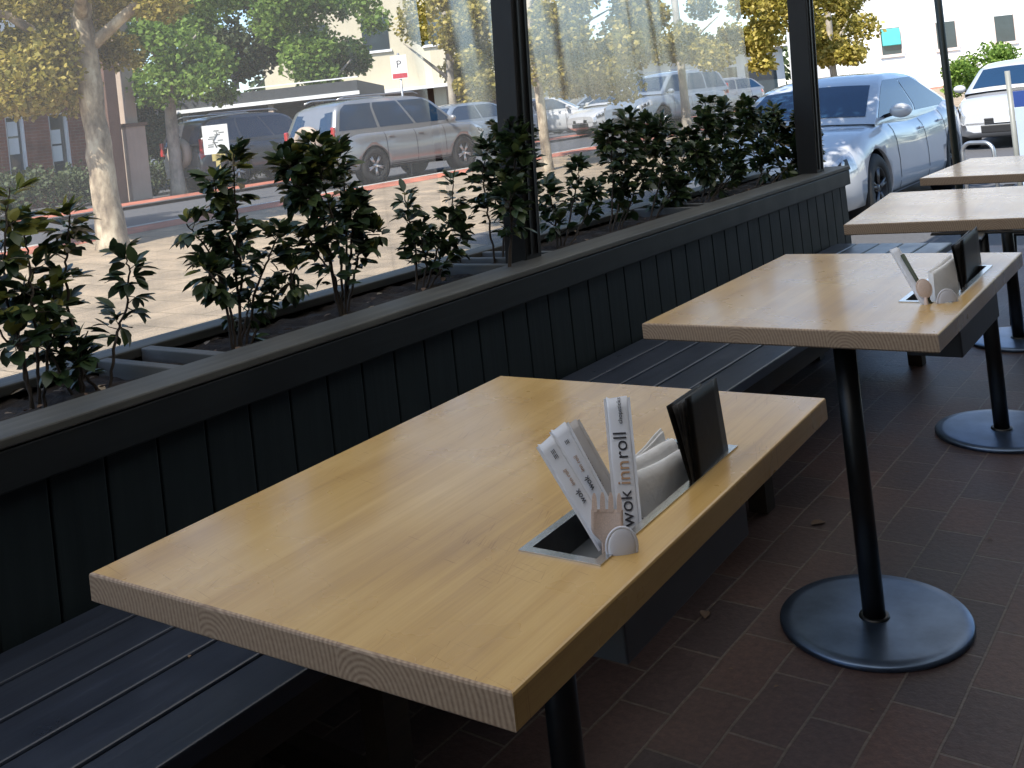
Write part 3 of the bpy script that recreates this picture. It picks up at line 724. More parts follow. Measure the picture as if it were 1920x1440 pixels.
# ------------------------------------------------------------------ shrubs in the planter
def shrub(base, stems, label, seed, density=1.0, tips=0, leafL=(.038, .060), groupn='leafy shrubs growing in the planter'):
    """stems: list of point lists (world); leaves whorled along upper part"""
    rr = random.Random(seed); e = empty('shrub', base, 0, label, 'shrub', groupn)
    ms = MB(); ml = MB()
    for pts, spread in stems:
        pts = [Vector(p) for p in pts]
        # resample by catmull-ish linear
        P = []
        for a, b in zip(pts[:-1], pts[1:]):
            for k in range(8): P.append(a.lerp(b, k/8)+Vector((rr.uniform(-.003,.003), rr.uniform(-.003,.003), 0)))
        P.append(pts[-1]); n = len(P)
        ms.tube([p-base for p in P], [.0042*(1-.65*i/n) for i in range(n)], 6)
        tot = sum((P[i+1]-P[i]).length for i in range(n-1))
        def pos(t):
            f = t*(n-1); i = min(int(f), n-2); return P[i].lerp(P[i+1], f-i), (P[i+1]-P[i]).normalized()
        nl = int(tot*118*density); ang = rr.uniform(0, 6)
        for k in range(nl):
            t = rr.uniform(.16, 1)**.72
            p, ax = pos(min(t, .999)); ang += 2.4+rr.uniform(-.4, .4)
            o1 = ax.orthogonal().normalized(); o2 = ax.cross(o1)
            out = (o1*math.cos(ang)+o2*math.sin(ang))
            up = .15+.9*max(0, t-.75)*2+rr.uniform(-.35, .35)
            d = (out+Vector((0,0,1))*up).normalized(); L = rr.uniform(*leafL)*(1.0-.25*max(0, t-.8)*4*.5)
            pet = rr.uniform(.25, 1.0)*spread*(1.05-.55*t)
            st = p+out*pet+Vector((0,0,1))*pet*rr.uniform(-.1, .5)
            if pet > .02: ms.tube([p-base, st-base], [.0014, .001], 4, cap=False)
            nrm = Vector((0,0,1))*.8+out*rr.uniform(-.3, .3)+Vector((rr.uniform(-.5,.5), rr.uniform(-.5,.5), 0))
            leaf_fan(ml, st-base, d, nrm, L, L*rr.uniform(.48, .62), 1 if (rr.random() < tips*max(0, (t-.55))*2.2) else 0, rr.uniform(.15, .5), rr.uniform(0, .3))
            for q in range(2):   # a leaf pair beside it, so that whorls read as clumps
                a2 = rr.uniform(0, 6.28); d2 = (d+Vector((math.cos(a2), math.sin(a2), rr.uniform(-.4, .6)))*.8).normalized()
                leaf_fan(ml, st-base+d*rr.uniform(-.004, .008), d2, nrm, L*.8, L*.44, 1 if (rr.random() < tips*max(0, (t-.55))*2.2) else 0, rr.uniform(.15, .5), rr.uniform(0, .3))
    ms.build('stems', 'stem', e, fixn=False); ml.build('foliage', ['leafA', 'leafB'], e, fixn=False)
    return e
def sp(*pts, X=-2.21):   # stem from pixels, in the plane of the planter middle, with a little depth wander
    out = []; r0 = random.Random(len(pts)*31+int(pts[0][0]))
    for x, y in pts:
        dx = r0.uniform(-.05, .05) if out else 0
        out.append(atx(x, y, X+dx))
    return out
def B(px, X=-2.21): 
    q = atx(px, 600, X); return Vector((X, q.y, .75))
def st(bpx, *pts, X=-2.21, s=.035):
    return ([B(bpx, X)]+sp(*pts, X=X), s)
shrub(B(48), [st(48, (30, 620), (8, 540), (8, 450), (18, 352), s=.04), st(52, (70, 640), (60, 560), (52, 470), (40, 400), s=.05), st(44, (40, 650), (10, 640), (-30, 560), s=.05), st(60, (90, 660), (110, 600), (95, 540), s=.04)],
      'leftmost shrub in the planter, cut by the picture edge, with yellow lit tips', 1, .8, .9)
shrub(B(138), [st(138, (132, 600), (122, 500), (128, 430), (130, 388), s=.035), st(140, (150, 660), (165, 620), s=.04), st(130, (100, 670), (85, 640), s=.05)],
      'slender shrub with a tuft of yellow green tips, second from the left', 2, .62, 1.0)
shrub(B(188), [st(188, (215, 640), (238, 570), (242, 510), (230, 468), s=.035), st(184, (150, 690), (130, 670), s=.04)], 'small thin stemmed shrub leaning right beside the divider boards', 3, .60, .0)
shrub(B(440), [st(440, (452, 520), (445, 430), (440, 350), (438, 285), s=.04), st(430, (420, 540), (390, 470), (350, 420), s=.045), st(450, (480, 540), (510, 470), (530, 420), s=.045), st(436, (430, 560), (400, 520), (380, 500), s=.04), st(446, (440, 470), (410, 400), (400, 330), s=.045), st(455, (500, 570), (545, 530), (560, 480), s=.045), st(440, (460, 600), (470, 560), s=.05)],
      'tall bushy dark shrub in the middle of the left planter section', 4, .9, .25)
shrub(B(640), [st(640, (640, 480), (620, 400), (600, 320), (590, 262), s=.055), st(636, (620, 470), (570, 400), (545, 320), (540, 290), s=.05), st(644, (650, 460), (650, 380), (635, 310), (620, 285), s=.05), st(648, (670, 480), (690, 440), (712, 440), s=.03), st(642, (660, 430), (670, 400), (668, 385), s=.04), st(640, (630, 520), (590, 470), (575, 440), s=.04), st(640, (600, 380), (560, 350), (600, 300), s=.06)],
      'tall dense dark shrub with a rounded head, in front of the silver off-road car', 5, 1.15, .2)
shrub(B(790), [st(785, (780, 470), (768, 420), (758, 360), s=.035), st(795, (820, 470), (848, 400), (850, 330), s=.03), st(790, (800, 500), (790, 450), (790, 420), s=.035), st(792, (830, 500), (862, 450), (872, 410), s=.025)],
      'two pronged shrub between the rounded shrub and the nearer black post', 6, .85, .15)
shrub(B(955, -2.2), [st(950, (950, 380), (945, 300), (938, 230), s=.05, X=-2.2), st(940, (915, 400), (905, 330), (915, 270), s=.04, X=-2.2), st(968, (985, 400), (985, 330), (985, 250), s=.04, X=-2.12), st(958, (960, 420), (955, 380), (960, 340), s=.05, X=-2.0), st(960, (965, 330), (965, 270), (962, 240), s=.045, X=-2.0)],
      'dark shrub climbing around the nearer black post', 7, 1.5, 0)
shrub(B(1068), [st(1068, (1075, 380), (1085, 330), (1083, 300), s=.035), st(1060, (1040, 400), (1030, 360), (1022, 345), s=.04), st(1074, (1100, 400), (1110, 370), (1120, 350), s=.04), st(1064, (1050, 430), (1020, 410), s=.05)],
      'low open shrub just right of the nearer black post', 8, 1.2, 0)
shrub(B(1165), [st(1162, (1170, 340), (1175, 270), (1180, 215), s=.055), st(1160, (1150, 330), (1145, 270), (1135, 245), s=.05), st(1175, (1200, 330), (1210, 270), (1215, 225), s=.055), st(1170, (1180, 370), (1160, 350), s=.06)],
      'wide dark shrub right of the low open one, reaching the parked cars behind', 9, 1.45, 0, (.040, .066))
shrub(B(1235), [st(1232, (1240, 330), (1245, 270), (1240, 230), s=.055), st(1240, (1265, 340), (1285, 290), (1290, 245), s=.05), st(1236, (1255, 370), (1280, 350), s=.06)],
      'dark shrub merging with its wide neighbour halfway between the two black posts', 10, 1.45, 0, (.040, .066))
shrub(B(1335), [st(1332, (1330, 320), (1322, 250), (1322, 185), s=.035), st(1338, (1350, 310), (1358, 250), (1360, 195), s=.03), st(1336, (1340, 340), (1310, 300), (1305, 280), s=.055), st(1342, (1370, 330), (1390, 300), s=.05), st(1345, (1385, 290), (1400, 230), (1395, 195), s=.04)],
      'shrub with tall thin sprigs left of the second black post', 11, 1.5, 0, (.040, .066))
shrub(B(1440), [st(1436, (1430, 320), (1425, 270), (1425, 215), s=.06), st(1440, (1450, 310), (1455, 250), (1450, 205), s=.06), st(1448, (1480, 310), (1500, 270), (1500, 215), s=.07, X=-2.13), st(1446, (1500, 330), (1520, 300), (1522, 250), s=.06, X=-2.1)],
      'dense dark shrub wrapped around the second black post at the planter end', 12, 1.7, 0, (.040, .066))

# ------------------------------------------------------------------ trees
def tube_tree(mb, pts, r0, r1, seg=12):
    n = len(pts); mb.tube(pts, [r0+(r1-r0)*i/(n-1) for i in range(n)], seg)
def crown_mb(mb, clumps, leaf, per, rr, flat=.8):
    for c, rad in clumps:
        for k in range(per):
            a = rr.uniform(0, 6.283); zc = rr.uniform(-1, 1); q = rr.random()**.45
            s_ = math.sqrt(1-zc*zc); p = Vector(c)+Vector((s_*math.cos(a), s_*math.sin(a), zc*flat))*(rad*q)
            d = Vector((rr.uniform(-1,1), rr.uniform(-1,1), rr.uniform(-1,.5))).normalized()
            n = Vector((rr.uniform(-1,1), rr.uniform(-1,1), rr.uniform(0,1.2))).normalized(); s2 = d.cross(n)
            if s2.length < .1: continue
            s2.normalize(); L = leaf*rr.uniform(.6, 1.3); W = L*.42
            mb.add([p, p+d*L*.5-s2*W, p+d*L, p+d*L*.5+s2*W], [(0,1,2,3)])
def tree(name, base, trunk_pts, r0, r1, branches, clumps, leaf, per, mat, bark, label, seed, group='street trees along the road', cat='tree'):
    rr = random.Random(seed); e = empty(name, base, 0, label, cat, group)
    b = Vector(base); mb = MB(); tp = [Vector(p)-b for p in trunk_pts]; F_ = []
    for p_, q_ in zip(tp[:-1], tp[1:]): F_ += [p_.lerp(q_, k/6) for k in range(6)]
    F_.append(tp[-1]); F_[0].z -= .1; n_ = len(F_)
    mb.tube([p_+Vector((rr.uniform(-1,1), rr.uniform(-1,1), 0))*r0*.06 for p_ in F_], [(r0+(r1-r0)*i/(n_-1))*(1+.38*math.exp(-i*1.1))*rr.uniform(.95, 1.05) for i in range(n_)], 14)
    mb.build('trunk', bark, e)
    for bp in branches:
        mb = MB(); tube_tree(mb, [Vector(p)-b for p in bp], r1*.75, r1*.2, 8); mb.build('branch', bark, e)
    mb = MB(); crown_mb(mb, [(Vector(c)-b, r_) for c, r_ in clumps], leaf, per, rr)
    mb.build('crown', mat, e, fixn=False)
    return e
def cl(rr, px0, px1, py0, py1, d0, d1, n, r0, r1):
    """clump centres: a region seen from the terrace, spread in depth"""
    return [(at(rr.uniform(px0, px1), rr.uniform(py0, py1), rr.uniform(d0, d1)), rr.uniform(r0, r1)) for _ in range(n)]
def ground_at(px, d):
    p = at(px, 200, d); return Vector((p.x, p.y, gz(p.x, p.y)))
rr = random.Random(5)
b1 = atz(213, 468, .12); b1.z = .1
tree('street_tree', b1, [b1, b1+Vector((-.02, -.02, .9)), b1+Vector((-.04, -.05, 1.9)), b1+Vector((.02, -.1, 3.0)), b1+Vector((.1, -.1, 4.2))], .185, .12,
     [[b1+Vector((0,-.08,2.4)), b1+Vector((-.3,-.9,3.1)), b1+Vector((-.5,-1.8,3.3))], [b1+Vector((0,-.08,2.6)), b1+Vector((.5,.6,3.3)), b1+Vector((.9,1.3,3.7))], [b1+Vector((0,-.1,3)), b1+Vector((1.1,-.7,3.6))]],
     cl(rr, -160, 130, -60, 180, 12.6, 15.5, 48, .35, .6)+cl(rr, 60, 230, -60, 100, 12.8, 15.5, 14, .28, .5)+cl(rr, -60, 60, 170, 215, 13, 15, 6, .22, .36)+cl(rr, 200, 340, -80, 60, 13, 15.5, 8, .3, .5), .07, 1000, 'tyellow', 'bark',
     'nearest street tree with mottled cream trunk and low yellow green leaves at far left', 21)
b2 = ground_at(318, 25)
tree('street_tree', b2, [b2, b2+Vector((0,0,2)), b2+Vector((-.05,0,4)), b2+Vector((0,0,6))], .16, .10, [[b2+Vector((0,0,3.0)), b2+Vector((.8,.5,3.9))], [b2+Vector((0,0,3.2)), b2+Vector((-.6,-.4,4.2))]],
     cl(rr, 235, 420, 105, 175, 24, 27, 12, .4, .7)+cl(rr, 260, 460, -30, 100, 24, 28, 16, .45, .8), .13, 480, 'tgreen', 'barkd', 'thin grey trunked tree with bright green leaves behind the nearest tree', 22)
b3 = ground_at(600, 36)
tree('street_tree', b3, [b3, b3+Vector((0,0,2.2)), b3+Vector((.1,0,4.5))], .2, .12, [[b3+Vector((0,0,2.4)), b3+Vector((1,.8,3.6))]],
     cl(rr, 530, 690, 85, 150, 34, 38, 16, .5, .9)+cl(rr, 500, 720, -40, 90, 34, 39, 22, .6, 1.0), .17, 430, 'tgreen', 'barkd', 'broad bright green tree behind the silver off-road car', 23)
b4 = ground_at(850, 34)
tree('street_tree', b4, [b4, b4+Vector((0,0,2.2)), b4+Vector((.1,0,5))], .15, .1, [[b4+Vector((0,0,2.4)), b4+Vector((-1.2,-.8,3.8))], [b4+Vector((0,0,2.8)), b4+Vector((.8,.8,4.2))]],
     cl(rr, 850, 930, 95, 190, 31, 36, 14, .35, .7)+cl(rr, 770, 930, -30, 100, 31, 36, 20, .4, .8), .15, 420, 'tyellow', 'barkd', 'golden leaved tree just left of the nearer black post', 24)
b5 = atz(1028, 322, .1); b5.z = .1
tree('street_tree', b5, [b5, b5+Vector((0,0,1.2)), b5+Vector((-.05,0,2.6)), b5+Vector((0,.1,4.2))], .10, .07,
     [[b5+Vector((0,0,1.9)), b5+Vector((.5,.4,2.6)), b5+Vector((1.2,1,3))], [b5+Vector((0,0,2.1)), b5+Vector((-.5,-.3,2.9))]],
     cl(rr, 990, 1180, 60, 165, 19, 23, 26, .3, .55)+cl(rr, 960, 1240, -80, 80, 19, 24, 26, .35, .65), .10, 620, 'tyellow', 'bark', 'slim pale trunked tree with yellow green crown right of the nearer black post', 25)
b6 = ground_at(1285, 26)
tree('street_tree', b6, [b6, b6+Vector((0,0,1.5)), b6+Vector((.05,0,4.5))], .13, .08, [[b6+Vector((0,0,2.2)), b6+Vector((.9,.6,3))], [b6+Vector((0,0,2.0)), b6+Vector((-1.0,-.3,2.9))]],
     cl(rr, 1190, 1440, 60, 118, 24, 28, 20, .3, .55)+cl(rr, 1200, 1500, -90, 70, 24, 29, 24, .4, .7), .12, 480, 'tyellow', 'barkd', 'yellow leaved tree seen through the second plastic blind', 26)
b7 = ground_at(1570, 30)
tree('street_tree', b7, [b7, b7+Vector((0,0,1.5)), b7+Vector((.05,0,4))], .12, .08, [[b7+Vector((0,0,2)), b7+Vector((.6,.4,3))]],
     cl(rr, 1520, 1605, 70, 130, 28, 32, 14, .3, .5)+cl(rr, 1500, 1620, -60, 70, 28, 32, 16, .35, .6), .13, 430, 'tyellow', 'barkd', 'golden yellow tree just right of the second black post above the sedan roof', 27)
b8 = ground_at(1830, 30)
e = tree('round_shrub', b8, [b8, b8+Vector((0,0,.5)), b8+Vector((0,0,1))], .08, .05, [],
     cl(rr, 1785, 1890, 118, 172, 28, 31, 16, .3, .5)+cl(rr, 1850, 1960, 100, 160, 28, 31, 10, .3, .5), .10, 480, 'tgreen', 'barkd', 'bright green rounded bush behind the white hatchback at right', 28, 'bushes beyond the road', 'bush')
bo = Vector((-1.05, 9.9, -.2))  # unseen tree, added so that its crown casts shade on the sedan
tree('street_tree', bo, [bo, bo+Vector((0,0,1.6)), bo+Vector((-.1,-.1,3)), bo+Vector((-.5,-.3,4.6)), bo+Vector((-1.4,-.8,6.2))], .15, .09, [[bo+Vector((-.2,-.2,3.4)), bo+Vector((-1.8,-.8,4.6)), bo+Vector((-4,-1.6,5.4))], [bo+Vector((-.5,-.3,4.4)), bo+Vector((-2,.6,5.4)), bo+Vector((-3.6,1.2,6))]],
     [((rr.uniform(-7.4, -1.8), rr.uniform(4.6, 11.0), rr.uniform(4.3, 6.4)), rr.uniform(.5, .85)) for _ in range(70)], .13, 430, 'tgreen', 'barkd', 'unseen tree added off the right edge so that its crown shades the white sedan', 31)
b11 = ground_at(292, 31)
tree('dark_shrub', b11, [b11, b11+Vector((0,0,1)), b11+Vector((0,0,2.4))], .08, .05, [], cl(rr, 268, 322, 150, 285, 30, 32, 20, .35, .6), .13, 420, 'tdark', 'barkd', 'dark evergreen shrub filling the gap right of the buff column', 33, 'bushes beyond the road', 'bush')
b9 = ground_at(445, 40)
tree('street_tree', b9, [b9, b9+Vector((0,0,2.2)), b9+Vector((.1,0,4.5))], .2, .12, [[b9+Vector((0,0,2.4)), b9+Vector((1,.8,3.6))]],
     cl(rr, 380, 510, 60, 135, 38, 42, 14, .5, .9)+cl(rr, 340, 540, -60, 70, 38, 44, 20, .6, 1.1), .2, 380, 'tdark', 'barkd', 'greyish green tree above the dark carport', 29)
b10 = ground_at(120, 30)
tree('street_tree', b10, [b10, b10+Vector((0,0,3)), b10+Vector((.1,0,6))], .2, .12, [],
     cl(rr, -60, 260, 40, 140, 31, 36, 22, .6, 1.1)+cl(rr, -80, 320, -120, 60, 31, 36, 24, .7, 1.2), .2, 380, 'tyellow', 'barkd', 'tall yellow green tree rising behind the red brick building', 30)
# far tree line that reads as one mass, and low ground cover on the far side of the road
rr = random.Random(9); mb = MB()
for i in range(150):
    x = rr.uniform(-95, 60); y = 92+rr.uniform(-6, 12)-.25*x
    crown_mb(mb, [((x, y, rr.uniform(.5, 7.5)), rr.uniform(1.3, 2.4))], .8, 60, rr)
for i in range(60):
    y = rr.uniform(-30, 80); crown_mb(mb, [((-62-rr.uniform(0, 8), y, rr.uniform(3, 11)), rr.uniform(1.5, 2.6))], .7, 60, rr)
tag(mb.build('distant_trees', 'tdark', fixn=False), 'distant line of grey green trees beyond the parked cars', 'trees', kind='stuff')
mb = MB(); rr = random.Random(10)
for i in range(260):
    y = rr.uniform(2, 26); x = -23.2-rr.uniform(0, 1.1)
    crown_mb(mb, [((x, y, gz(x, y)+rr.uniform(.15, .85)), rr.uniform(.3, .5))], .10, 110, rr)
tag(mb.build('low_hedge', 'tdark', fixn=False), 'low grey green hedge on the far side of the road behind the nearest tree', 'hedge', kind='stuff')

# ------------------------------------------------------------------ cars
def interp(pts, t):
    """smooth-ish interpolation of (t, v) pairs"""
    if t <= pts[0][0]: return pts[0][1]
    for (a, va), (b, vb) in zip(pts[:-1], pts[1:]):
        if t <= b:
            k = (t-a)/(b-a); k = k*k*(3-2*k)*.5+k*.5; return va+(vb-va)*k
    return pts[-1][1]
def wheel(r, w, rimmat, parent, loc, axis_out):
    e = None
    M = Matrix.Translation(loc) @ Matrix.Rotation(R(90)*axis_out, 4, 'Y')
    root = MB(); prof = [(r*.62, -w/2), (r*.9, -w/2), (r*.985, -w*.36), (r, -w*.2), (r, w*.2), (r*.985, w*.36), (r*.9, w/2), (r*.64, w/2), (r*.62, w*.42)]
    root.lathe(prof, 36, M=M); tyre = root.build('wheel', 'rubber', parent)
    mb = MB(); mb.lathe([(r*.63, w*.40), (r*.60, w*.47), (r*.56, w*.40), (r*.54, w*.1), (r*.15, w*.05), (0, w*.05)], 30, M=M, mi=1)
    for k in range(5):
        a = 2*math.pi*k/5
        for off in (-.12, .12):
            a2 = a+off
            mb.tube([M @ Vector((r*.12*math.cos(a), r*.12*math.sin(a), w*.36)), M @ Vector((r*.58*math.cos(a2), r*.58*math.sin(a2), w*.40))], [r*.06, r*.045], 6)
    mb.lathe([(r*.16, w*.25), (r*.15, w*.40), (0, w*.42)], 16, M=M)
    mb.build('rim', [rimmat, 'trim'], tyre)
    return tyre
def car(name, loc, rz, label, group, L, W, top, belt, cab, zb, wheels, wr, paint, rimmat='rims', detail=True, hw_top=.27, suv=False, cat='car', hatch=False):
    e = empty(name, loc, rz, label, cat, group)
    def wy(y):
        s_ = abs(y)/(L/2); k = max(0, (s_-.62)/.38); return W/2*(1-.20*k**2.6)
    def sect(y, c):
        w = wy(y); zt = interp(top, y); zs = zt-.10; zbb = zb+(.10*max(0, (abs(y)/(L/2)-.85)/.15))
        P = [(0, zbb), (.80*w, zbb), (.95*w, zbb+.05), (.995*w, zbb+.18), (1.0*w, zbb+(zs-zbb)*.55), (.985*w, zs-.10), (.955*w, zs), (.90*w, zt-.025), (.80*w, zt), (.45*w, zt+.022), (0, zt+.03)]
        f = max(0, min(len(P)-1.0001, c)); i = int(f); k = f-i
        return (P[i][0]*(1-k)+P[i+1][0]*k, P[i][1]*(1-k)+P[i+1][1]*k)
    ys = [-L/2+.0, -L/2+.015, -L/2+.05, -L/2+.12]+[-L/2+.12+(L-.24)*i/34 for i in range(1, 34)]+[L/2-.12, L/2-.05, L/2-.015, L/2]
    cs = [0, 1, 2, 3, 3.5, 4, 4.5, 5, 5.5, 6, 6.5, 7, 7.5, 8, 9, 10]
    mb = MB(); rows = []
    for y in ys:
        ee = L/2-abs(y); sh = 1-.06*max(0, 1-ee/.10)**2     # rounded ends
        half = [sect(y, c) for c in cs]
        zc = .55
        r_ = [(x*sh, y, zc+(z-zc)*(1-(1-sh)*1.2)) for x, z in half]
        rows.append(r_+[(-x, yy, z) for x, yy, z in r_[::-1][1:-1]])
    mb.grid(rows, closed=True)
    for r_ in (rows[0], rows[-1]): mb.add(r_, [list(range(len(r_)))], 0, False)
    body = mb.build('body', paint, e)
    # wheel arches cut with boolean, evaluated into the mesh
    cut = MB()
    for wy_ in wheels:
        for s_ in (-1, 1):
            Mx = Matrix.Translation((s_*(W/2-.05), wy_, wr)) @ Matrix.Rotation(R(90), 4, 'Y')
            cut.lathe([(0, -.22), (wr+.045, -.22), (wr+.045, .22), (0, .22)], 40, M=Mx, smooth=False)
    co = cut.build('cutter', 'trim', e)
    md = body.modifiers.new('b', 'BOOLEAN'); md.object = co; md.operation = 'DIFFERENCE'; md.solver = 'EXACT'
    dg = bpy.context.evaluated_depsgraph_get(); me = bpy.data.meshes.new_from_object(body.evaluated_get(dg))
    body.modifiers.clear(); body.data = me
    bpy.data.objects.remove(co)
    for wy_ in wheels:
        for s_ in (-1, 1):
            Mx = Matrix.Translation((s_*(W/2-.15), wy_, wr)) @ Matrix.Rotation(R(90), 4, 'Y')
            mb = MB(); mb.lathe([(wr+.043, -.11), (wr+.043, .10)], 30, M=Mx); mb.lathe([(0, -.11*s_), (wr+.043, -.11*s_)], 30, M=Mx); mb.build('arch_liner', 'trim', body)
            wheel(wr, .22, rimmat, e, (s_*(W/2-.115), wy_, wr), s_)
    # cabin
    zmax = max(z for _, z in cab); 
    def hw(z):
        k = max(0, min(1, (z-belt)/(zmax-belt))); return W/2*.90-hw_top*.78*k-.06*max(0, (k-.75)/.25)**2
    path = []
    for (y0_, z0_), (y1_, z1_) in zip(cab[:-1], cab[1:]):
        for k in range(6): path.append((y0_+(y1_-y0_)*k/6, z0_+(z1_-z0_)*k/6))
    path.append(cab[-1])
    # smooth the path a little
    for _ in range(2): path = [path[0]]+[((path[i-1][0]+2*path[i][0]+path[i+1][0])/4, (path[i-1][1]+2*path[i][1]+path[i+1][1])/4) for i in range(1, len(path)-1)]+[path[-1]]
    def crown(u): return .035*(1-u*u)
    mb = MB(); rows = []
    for y, z in path:
        r_ = []
        for t in [i/6 for i in range(7)]:
            zz = belt-.06+(z-belt+.06)*t; r_.append((hw(zz), y, zz))
        r_ += [(hw(z)*u, y, z+crown(u)) for u in (.8, .5, 0, -.5, -.8)]
        for t in [i/6 for i in range(7)][::-1]:
            zz = belt-.06+(z-belt+.06)*t; r_.append((-hw(zz), y, zz))
        rows.append(r_)
    mb.grid(rows); mb.build('roof', paint, e)
    def py(z, front):   # y of the path at height z, front or rear slope
        zi = [i for i, p in enumerate(path) if p[1] >= zmax-.02]
        seg = path[:zi[0]+1] if front else path[zi[-1]:][::-1]
        for (ya, za), (yb, zb_) in zip(seg[:-1], seg[1:]):
            if (za-z)*(zb_-z) <= 0 and za != zb_: return ya+(yb-ya)*(z-za)/(zb_-za)
        return seg[-1][0] if z > seg[-1][1] else seg[0][0]
    def window(name, ra, rb, t0=.10, t1=.86, s_=1, ma=.10, mbk=.10, mat='glass', off=.004):
        mb = MB(); rows = []
        for j in range(7):
            t = t0+(t1-t0)*j/6; z = belt+(zmax-belt)*t; yf = py(z, True)-ma; yr = py(z, False)+mbk
            rows.append([(s_*(hw(z)+off), yr+(yf-yr)*(ra+(rb-ra)*i/6), z) for i in range(7)])
        mb.grid(rows); return mb.build(name, mat, e)
    for s_ in (-1, 1):
        splits = (0, .33, .655, 1) if suv else (0, .5, 1)
        for a, b_ in zip(splits[:-1], splits[1:]): window('side_window', a+(.012 if a else 0), b_-(.012 if b_ < 1 else 0), s_=s_)
    def topwin(name, i0, i1, wfr=.88):
        mb = MB(); rows = []; P = path[i0:i1+1]
        for k, (y, z) in enumerate(P):
            a = P[max(0, k-1)]; b_ = P[min(len(P)-1, k+1)]; ty, tz = b_[0]-a[0], b_[1]-a[1]; ln = math.hypot(ty, tz)+1e-9
            ny, nz = -tz/ln, ty/ln
            if nz < 0: ny, nz = -ny, -nz
            rows.append([(hw(z)*wfr*u, y+ny*.007, z+crown(wfr*u)+nz*.007) for u in [-1+i/5 for i in range(11)]])
        mb.grid(rows); return mb.build(name, 'glass', e)
    topwin('windscreen', 1, 6)
    if not suv: topwin('rear_window', len(path)-7, len(path)-2, .84)
    # patches on the body skin
    def patch(name, y0_, y1_, c0, c1, s_, mat, off=.006, ny=6, nc=6, parent=e):
        mb = MB(); rows = []
        for i in range(ny+1):
            y = y0_+(y1_-y0_)*i/ny; r_ = []
            for k in range(nc+1):
                x, z = sect(y, c0+(c1-c0)*k/nc); ee = L/2-abs(y); sh = 1-.06*max(0, 1-ee/.10)**2
                x2, z2 = sect(y, c0+(c1-c0)*k/nc+.05); dx, dz = x2-x, z2-z; ln = math.hypot(dx, dz)+1e-9
                r_.append((s_*(x*sh+off*dz/ln), y+(off*.7 if y > 0 else -off*.7)*(1 if abs(y) > L/2-.3 else 0), .55+(z-.55)*(1-(1-sh)*1.2)-off*dx/ln))
            rows.append(r_)
        mb.grid(rows); return mb.build(name, mat, parent)
    yf = L/2
    for s_ in (-1, 1):
        h = patch('headlight', yf-.50, yf-.02, 4.9, 6.6, s_, 'lampglass')
        patch('lamp_housing', yf-.38, yf-.10, 5.15, 6.1, s_, 'trim', .010, parent=h)
        for q in (.30, .17):
            x, z = sect(yf-q, 5.7)
            mb = MB(); mb.lathe([(0, .014), (.045, .010), (.05, 0)], 16, M=Matrix.Translation((s_*(x+.003), yf-q, z)) @ Matrix.Rotation(R(90)*s_, 4, 'Y')); mb.build('bulb_lens', 'rims', h)
        patch('tail_lamp', -yf+.02, -yf+.30, 4.9, 6.5, s_, 'redlamp')
        # door seams and sill trim
        for yy in ((.72, -.35, -1.18) if not suv else (.80, -.12, -1.02)):
            patch('door_seam', yy-.008, yy+.008, 2.2, 6.9, s_, 'trim', .0025, 1, 10, parent=body)
        patch('sill_trim', -wheels[1]*0+wheels[1]+wr+.09, wheels[0]-wr-.09, 1.6, 2.25, s_, 'trim', .004, 8, 2)
        for yy in ((.02-.25, -1.0) if not suv else (.05, -.85)):
            x, z = sect(yy, 5.6); mb = MB(); mb.box(s_*(x+.012)-.010, s_*(x+.012)+.010, yy-.09, yy+.07, z-.0, z+.028, 0, .006); mb.build('door_handle', paint, e)
        # mirror
        zc = belt+.10; my = py(belt+.1, True)-.22
        mb = MB(); Mm = Matrix.Translation((s_*(W/2+.06), my, zc)); rows = []
        for j in range(9):
            th = math.pi*j/8; rows.append([Mm @ Vector((.115*math.sin(th)*math.cos(a), .055*math.sin(th)*math.sin(a)+(.03 if math.sin(a) > 0 else 0)*math.sin(th), .075*math.cos(th))) for a in [2*math.pi*k/14 for k in range(14)]])
        mb.grid(rows, closed=True); mr = mb.build('mirror', paint, e)
        mb = MB(); mb.tube([(s_*(W/2*.88), my+.02, zc-.05), (s_*(W/2+.0), my, zc-.02)], .02, 8); mb.build('mirror_arm', 'trim', mr)
    # nose: grille, lower intake, plate
    w = wy(yf)*.94; zt = interp(top, yf)
    mb = MB(); mb.box(-w*.52, w*.52, yf-.02, yf+.012, zt-.21, zt-.10, 0, .01); g = mb.build('grille', 'trim', e)
    mb = MB()
    for q in range(3): mb.box(-w*.50, w*.50, yf+.0125, yf+.018, zt-.195+q*.033, zt-.187+q*.033)
    mb.build('grille_bars', 'rim', g)
    mb = MB(); mb.box(-w*.62, w*.62, yf-.02, yf+.010, zb+.10, zb+.24, 0, .015); mb.build('lower_intake', 'trim', e)
    mb = MB(); mb.box(-.19, .19, yf+.002, yf+.022, zb+.27, zb+.37, 0, .003); mb.build('number_plate', 'plate', e)
    mb = MB(); mb.box(-.19, .19, -yf-.022, -yf-.002, .62, .73, 0, .003); mb.build('number_plate', 'plate', e)
    mb = MB(); mb.box(-w*.9, w*.9, -yf-.045, -yf+.05, zb+.06, zb+.30, 0, .03); mb.build('rear_bumper', paint if not suv else paint, e)
